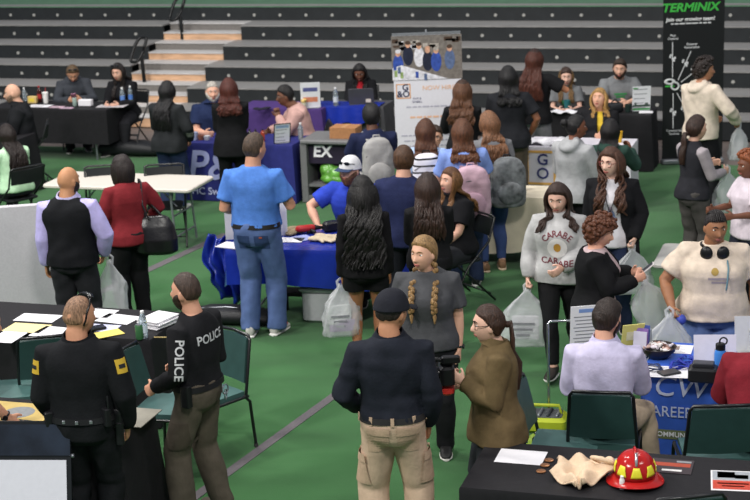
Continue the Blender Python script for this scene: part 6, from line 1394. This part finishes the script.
# ---- blue table at the right
cloth_text(T12, 'CWC', .22, '#c9d3ee', -.56, .66, .74, shear=.2); cloth_text(T12, 'CAREER CENTER', .115, '#c9d3ee', -.52, .47, .74, wx=.9)
s = S(); s.box((-.62, -.74/2 - .013, .30), (.42, .004, .07)); part('olive_band', s, paint('#6f7a58', .6), T12, smooth=0); cloth_text(T12, 'COMMUNITIES', .052, '#e6e8ec', -.66, .30, .74, out=.018, bold=.02)
stand_sign('yellow flyer holder on the blue table beside the lilac shirt', 631, 353, .17, .24, 168, 14, col='#d8cf7a', blocks=((0, .1, .6, .3, '#e6e2c0'),))
t = thing('brochure_rack', 'clear rack of blue and purple brochures beside the yellow flyer holder', 'rack', gp(641, 356, TZ_), -.5)
s = S(); s.box((0, 0, .01), (.12, .14, .02)); s.box((0, .06, .10), (.12, .01, .20)); part('rack_frame', s, M('clear acrylic', ''), t, smooth=0)
for i, c in enumerate(('#4a58a0', '#8a6aa8', '#c9c6d8')): s = S(); s.box((0, .04 - i*.035, .12 - i*.015), (.10, .008, .21), rotx(-.15)); part('brochure', s, paint(c), t, smooth=0)
t = thing('candy_bowl', 'dark bowl of wrapped sweets on the blue table', 'bowl', gp(658, 357, TZ_)); s = S(); s.lathe((0, 0, 0), [(.07, 0), (.125, .055), (.135, .085), (.125, .085), (.11, .05), (.02, .02)], n=28); part('bowl_body', s, paint('#2a2422', .3), t, smooth=50)
for i in range(22):
    a = rnd.uniform(0, 2*PI); r = .095*math.sqrt(rnd.random()); s = S(); s.ell((0, 0, 0), (.022, .014, .013), n=8, m=6); s.lathe((.022, 0, 0), [(.004, 0), (.013, .014)], n=6, B=roty(PI/2)); s.lathe((-.022, 0, 0), [(.004, 0), (.013, .014)], n=6, B=roty(-PI/2))
    b_ = gp(658, 357, TZ_) + V(r*math.cos(a), r*math.sin(a), .075 + .022*(1 - r/.095) + .006*rnd.random()); solo('wrapped_candy', s, paint(('#e6e2e0', '#c9a9a0', '#8a6a60', '#d8d0d8')[i % 4], .3), 'wrapped sweet heaped in the dark bowl on the blue table', 'candy', b_, rnd.uniform(0, 6), 'sweets in the dark bowl')
sheet('white leaflets fanned out on the blue table behind the lanyards', 676, 349, .24, .2, -.3, seed=51, blocks=((-.1, .1, .4, .4, '#8a7a74'),)); sheet('white sheet under the black phone on the blue table', 668, 372, .30, .24, -.25, seed=52)
s = S(); s.rbox((0, 0, .006), (.10, .15, .012), r=.012); s.box((0, 0, .0125), (.09, .135, .001), mi=1); solo('phone', s, [paint('#26282b', .4), paint('#4a4c50', .15)], 'grey phone lying on the white sheet on the blue table', 'phone', gp(669, 373, TZ_ + .004), -1.2)
for i, (px, py, l) in enumerate(((681, 367, 'coiled blue lanyard nearest the phone on the blue table'), (687, 362, 'coiled blue lanyard nearest the white flyer stand'), (650, 369, 'dark blue lanyard beside the lilac shirt on the blue table'))):
    s = S(); 
    for q in range(3): s.tube([V((.09 - .012*q)*math.cos(a)*(1 + .2*math.sin(2*a + q)), (.05 + .008*q)*math.sin(a), .010 + .007*q + .008*math.sin(3*a + q)) for a in np.linspace(0, 2*PI*.95, 18)], [(.010, .003)]*18, n=6)
    solo('lanyard', s, paint('#2a3aa8' if i < 2 else '#28345a', .5), l, 'lanyard', gp(px, py, TZ_), .4 + i, 'lanyards on the blue table', smooth=True)
stand_sign('white flyer stand in front of the girl with headphones on the blue table', 715, 369, .30, .24, 6, 10, col='#dcdaea', nlines=0); stand_sign('pale grey flyer stand at the right edge of the blue table', 750, 352, .22, .26, 4, 10, col='#c9c9c6', nlines=0)
t = thing('sport_bottle', 'bright blue water bottle with black loop lid on the blue table', 'bottle', gp(720, 374, TZ_)); s = S(); s.lathe((0, 0, 0), [(.038, 0), (.043, .01), (.043, .16), (.032, .185)], n=18); part('bottle_body', s, paint('#3f7fd0', .3), t, smooth=50); s = S(); s.lathe((0, 0, .185), [(.035, 0), (.035, .04), (.028, .045), (.001, .046)], n=16); s.torus((.02, 0, .245), .026, .006, rotx(PI/2)); part('loop_lid', s, paint('#17181a', .4), t, smooth=50)
t = thing('card_reader', 'black boxy device on the blue table behind the dark red shirt', 'device', gp(703, 380, TZ_), -.3); s = S(); s.rbox((0, 0, .05), (.20, .15, .10), r=.02); part('device_body', s, paint('#1c1d20', .4), t); s = S(); s.rbox((0, .02, .112), (.15, .09, .03), r=.01); part('device_top', s, paint('#2c2e33', .3), t)
# literature stand beside the blue table
t = thing('literature_stand', 'chrome floor stand holding a white brochure panel beside the lilac shirt', 'stand', gp(549, 419)); CH = M('chrome', '#b9bcc0', rough=.15, metal=.9, var=.02)
ph_ = .79; s = S(); s.tube([V(0, 0, .01), V(0, 0, ph_)], .012, n=10); part('pole', s, CH, t, smooth=True); s = S(); s.tube([V(0, 0, ph_), V(.02, 0, ph_ + .02), V(.24, 0, ph_ + .02)], .010, n=8); part('arm', s, CH, t, smooth=True); s = S(); s.rbox((0, 0, .012), (.30, .24, .02), r=.06); part('base', s, paint('#2a2c2e', .5), t)
Rt = rotz(.12) @ rotx(.12); pc = V(.29, -.05, ph_ - .02); s = S(); s.box(pc, (.25, .006, .36), Rt, mi=0); s.box(pc + Rt @ V(.02, -.004, .14), (.16, .002, .03), Rt, mi=1)
for i in range(8): s.box(pc + Rt @ V(-.0, -.004, .09 - i*.03), (.20 - .02*(i % 3), .002, .007), Rt, mi=2)
part('brochure_panel', s, [WHT, paint('#7f9ad0'), INK], t, smooth=0)
# lime things by the empty chair
t = thing('tool_tray', 'lime green and grey tool tray on the turf behind the empty green chair', 'tray', gp(545, 428), -.2); lm = paint('#a8b42e', .45)
s = S(); s.rbox((0, 0, .06), (.34, .26, .12), r=.04); part('tray_body', s, lm, t); s = S(); s.rbox((0, 0, .122), (.28, .19, .012), r=.03); part('tray_insert', s, paint('#4a4d50', .5), t); s = S(); s.tube([V(-.13, 0, .12), V(-.11, 0, .19), V(.11, 0, .19), V(.13, 0, .12)], .014, n=8); part('handle', s, lm, t, smooth=True)
for q in range(4): s = S(); s.tube([V(-.11 + .07*q, -.08, .135), V(-.09 + .07*q, .07, .135)], .012, n=8); part('hand_tool', s, STEEL if q % 2 else paint('#33363a'), t)
s = S(); s.tube([V(-.2, 0, .07), V(-.1, 0, .11), V(.12, 0, .10), V(.22, 0, .06)], [(.07, .05), (.10, .08), (.10, .07), (.06, .04)], side=V(0, 1, 0), n=16)
o = skin('lime_bag', s, M('lime nylon', '#7f9a30', rough=.5, var=.15), None, vox=.012, smooth=2, wr=.008); o.location = tuple(gp(548, 458)); tag(o, 'lime green bag on the turf under the empty green chair', 'bag')
# ---- front table
zf = TZ_; rf = -PSI*.95
sheet('blank white sheet at the left end of the front black table', 521, 457, .30, .22, -.30, z=zf, print_=False)
for px, py, l in ((549, 460.5, 'backmost copper coin on the front black table'), (545, 465.5, 'middle copper coin of three on the front black table'), (541, 471.5, 'frontmost copper coin on the front black table')):
    s = S(); s.lathe((0, 0, 0), [(.001, 0), (.028, 0), (.030, .002), (.030, .005), (.026, .007), (.001, .0065)], n=24); solo('challenge_coin', s, M('copper', '#a8744e', rough=.3, metal=.6, var=.2), l, 'coin', gp(px, py, zf), 0, 'copper coins on the front table')
s = S(); G = []
for i in range(25):
    row = []
    for j in range(21):
        x, y = (i/24-.5), (j/20-.5); w = .355*(1 - .25*abs(y - .1)) * (1 if y > -.1 else max(.12, 1 - 2.1*(-.1 - y))); row.append(V(x*w + .02*math.sin(y*9), y*.40 - .0, .045 + .024*math.sin(x*13 + y*6) + .018*math.sin(y*17 - x*7) + .05*math.exp(-((x-.35)/.13)**2 - ((y-.15)/.2)**2) + .03*math.exp(-((x+.2)/.15)**2 - ((y-.1)/.2)**2)))
    G.append(row)
s.sheet(G, .010); o = solo('folded_hood', s, M('cream knit', '#dcc1a4', rough=.85, var=.06, scale=60, bump=.3, bscale=200), 'crumpled cream fire hood lying left of the red helmet', 'hood', gp(581, 478, zf), rf, smooth=True)
s = S(); s.torus(V(.12, .08, .09), .045, .014, rotx(-.6) @ roty(.2), n=24, m=8, sx=1.4); part('face_opening', s, M('cream knit', ''), o, smooth=True)
t = thing('fire_helmet', 'shiny red fire helmet with yellow trapezoid patches on the front table', 'helmet', gp(635, 481, zf), -.10); RH = paint('#b0201f', .16)
s = S(); n = 48; prof = [(1.0, .175), (.98, .165)]
rings = []
for z, r in ((.050, .128), (.075, .129), (.11, .124), (.145, .108), (.17, .085), (.187, .055), (.194, .02)): rings.append([V(math.cos(2*PI*j/n)*r*.95*(1 + .012*math.cos(8*2*PI*j/n)*(z > .06)), math.sin(2*PI*j/n)*r*1.12*(1 + .012*math.cos(8*2*PI*j/n)*(z > .06)), z) for j in range(n)])
s.loft(rings); part('shell', s, RH, t, smooth=True)
s = S(); rings = []
for r, dz in ((.115, .055), (.15, .046), (.178, .034), (.182, .030), (.178, .026), (.15, .036), (.112, .044)): rings.append([V(math.cos(2*PI*j/n)*r*.96, math.sin(2*PI*j/n)*r*(1.06 + .26*max(0, math.sin(2*PI*j/n))**2), dz - .022*abs(math.cos(2*PI*j/n))**2*(r > .13) - .012*max(0, math.sin(2*PI*j/n))*(r > .16)) for j in range(n)])
s.loft(rings, cap=False); s.f += [tuple((6*n + j, 6*n + (j+1) % n, (j+1) % n, j)) for j in range(n)]; s.m += [0]*n; part('brim', s, RH, t, smooth=True)
s = S()
for a in (-PI/2, -PI/2 + .78, -PI/2 - .78, -PI/2 + 1.56, -PI/2 - 1.56, PI/2):
    G = []
    for i in range(7):
        row = []
        for j in range(6):
            z = .076 + .060*j/5; k = np.interp(z, [.050, .075, .11, .145], [.128, .129, .124, .108]) + .0035; aa = a + (i/6-.5)*.56*(1 - .42*j/5); row.append(V(math.cos(aa)*k*.96, math.sin(aa)*k*1.13, z))
        G.append(row)
    s2 = S(); s2.sheet(G, .003); part('yellow_patch', s2, paint('#e0d838', .4), t, smooth=True)
s = S(); s.tube([V(0, -.10, .155), V(0, -.06, .19), V(0, 0, .203), V(0, .06, .19), V(0, .11, .155)], [(.010, .012)]*5, side=V(1, 0, 0), n=8); part('crest', s, RH, t, smooth=True)
s = S(); s.tube([V(0, -.125, .15), V(0, -.115, .185), V(0, -.085, .212), V(.0, -.07, .20)], [.008, .010, .008, .006], n=8); part('front_ornament', s, M('steel bright', '#c9c9cc', rough=.25, metal=.8, var=.02), t, smooth=True)
t = thing('lotion_bottle', 'tiny white bottle standing in front of the red helmet', 'bottle', gp(622, 489, zf)); s = S(); s.lathe((0, 0, 0), [(.014, 0), (.016, .006), (.016, .06), (.012, .066)], n=16); part('bottle_body', s, paint('#dcdad8', .3), t, smooth=50); s = S(); s.lathe((0, 0, .066), [(.011, 0), (.011, .018), (.001, .019)], n=14); part('cap', s, WHT, t)
sheet('dark red and black brochure behind the red helmet', 668, 466, .30, .22, -.30, '#3a3236', z=zf, print_=False, name='brochure', cat='brochure', blocks=((0, .1, .9, .25, '#a0432e'), (-.3, -.2, .15, .4, '#d8d6d4'), (.1, -.3, .4, .12, '#d8d6d4'), (.3, .34, .3, .12, '#8a8c90')))
sheet('grey leaflet half under the left brim of the red helmet', 612, 466, .20, .16, .5, '#8d9096', z=zf, print_=False, name='brochure', cat='brochure', blocks=((0, 0, .5, .4, '#b0453a'),))
sheet('red and white poster at the right end of the front table', 733, 481, .26, .30, -.20, '#dcdadc', z=zf, print_=False, name='poster', cat='poster', blocks=((0, .24, .92, .44, '#9a9ea4'), (-.15, .28, .4, .30, '#b83a2c'), (.2, .2, .3, .2, '#3a3a40'), (0, -.22, .92, .44, '#b8402e'), (0, -.15, .7, .06, '#e6d8d0'), (0, -.28, .5, .05, '#e6d8d0')))
# ------------------------------------------------------------------ finish
run_jobs()
w = bpy.data.worlds.new('World'); SC.world = w; w.use_nodes = True
w.node_tree.nodes['Background'].inputs['Color'].default_value = (.80, .86, 1, 1); w.node_tree.nodes['Background'].inputs['Strength'].default_value = .30
def lamp(x, y, z, tx, ty, power, size=1.6, col=(1, .97, .92)):
    l = bpy.data.lights.new('arena_lamp', 'AREA'); l.energy = power; l.size = size; l.color = col; o = bpy.data.objects.new('arena_lamp', l); COL.objects.link(o); o.location = (x, y, z)
    d = Vector((tx - x, ty - y, -z)); o.rotation_euler = d.to_track_quat('-Z', 'Y').to_euler()
for x, y, tx, ty, p in ((-9, 4, -1.5, 13, 1700), (-9, 13, -1.5, 15, 1300), (1, 2, 0, 10, 1100), (8, 6, 2, 14, 420), (-3, 15, -2, 17, 900), (5, 17, 3, 18, 220), (-6, 21, -3, 24, 800), (5, 22, 3, 25, 250)):
    lamp(x, y, 10.5, tx, ty, p * .50)
cam = bpy.data.cameras.new('camera'); co = bpy.data.objects.new('camera', cam); COL.objects.link(co); SC.camera = co
m4 = Matrix([[CR[i], CU[i], -_fw[i], CAMP[i]] for i in range(3)] + [[0, 0, 0, 1]]); co.matrix_world = m4
cam.sensor_width = 36; cam.lens = 36 * FPX / 750; cam.clip_end = 200
cam.dof.use_dof = True; cam.dof.focus_distance = 11.2; cam.dof.aperture_fstop = 3.6
vs = SC.view_settings; vs.view_transform = 'Standard'; vs.look = 'None'; vs.gamma = 1; vs.exposure = 0.28; vs.use_curve_mapping = False
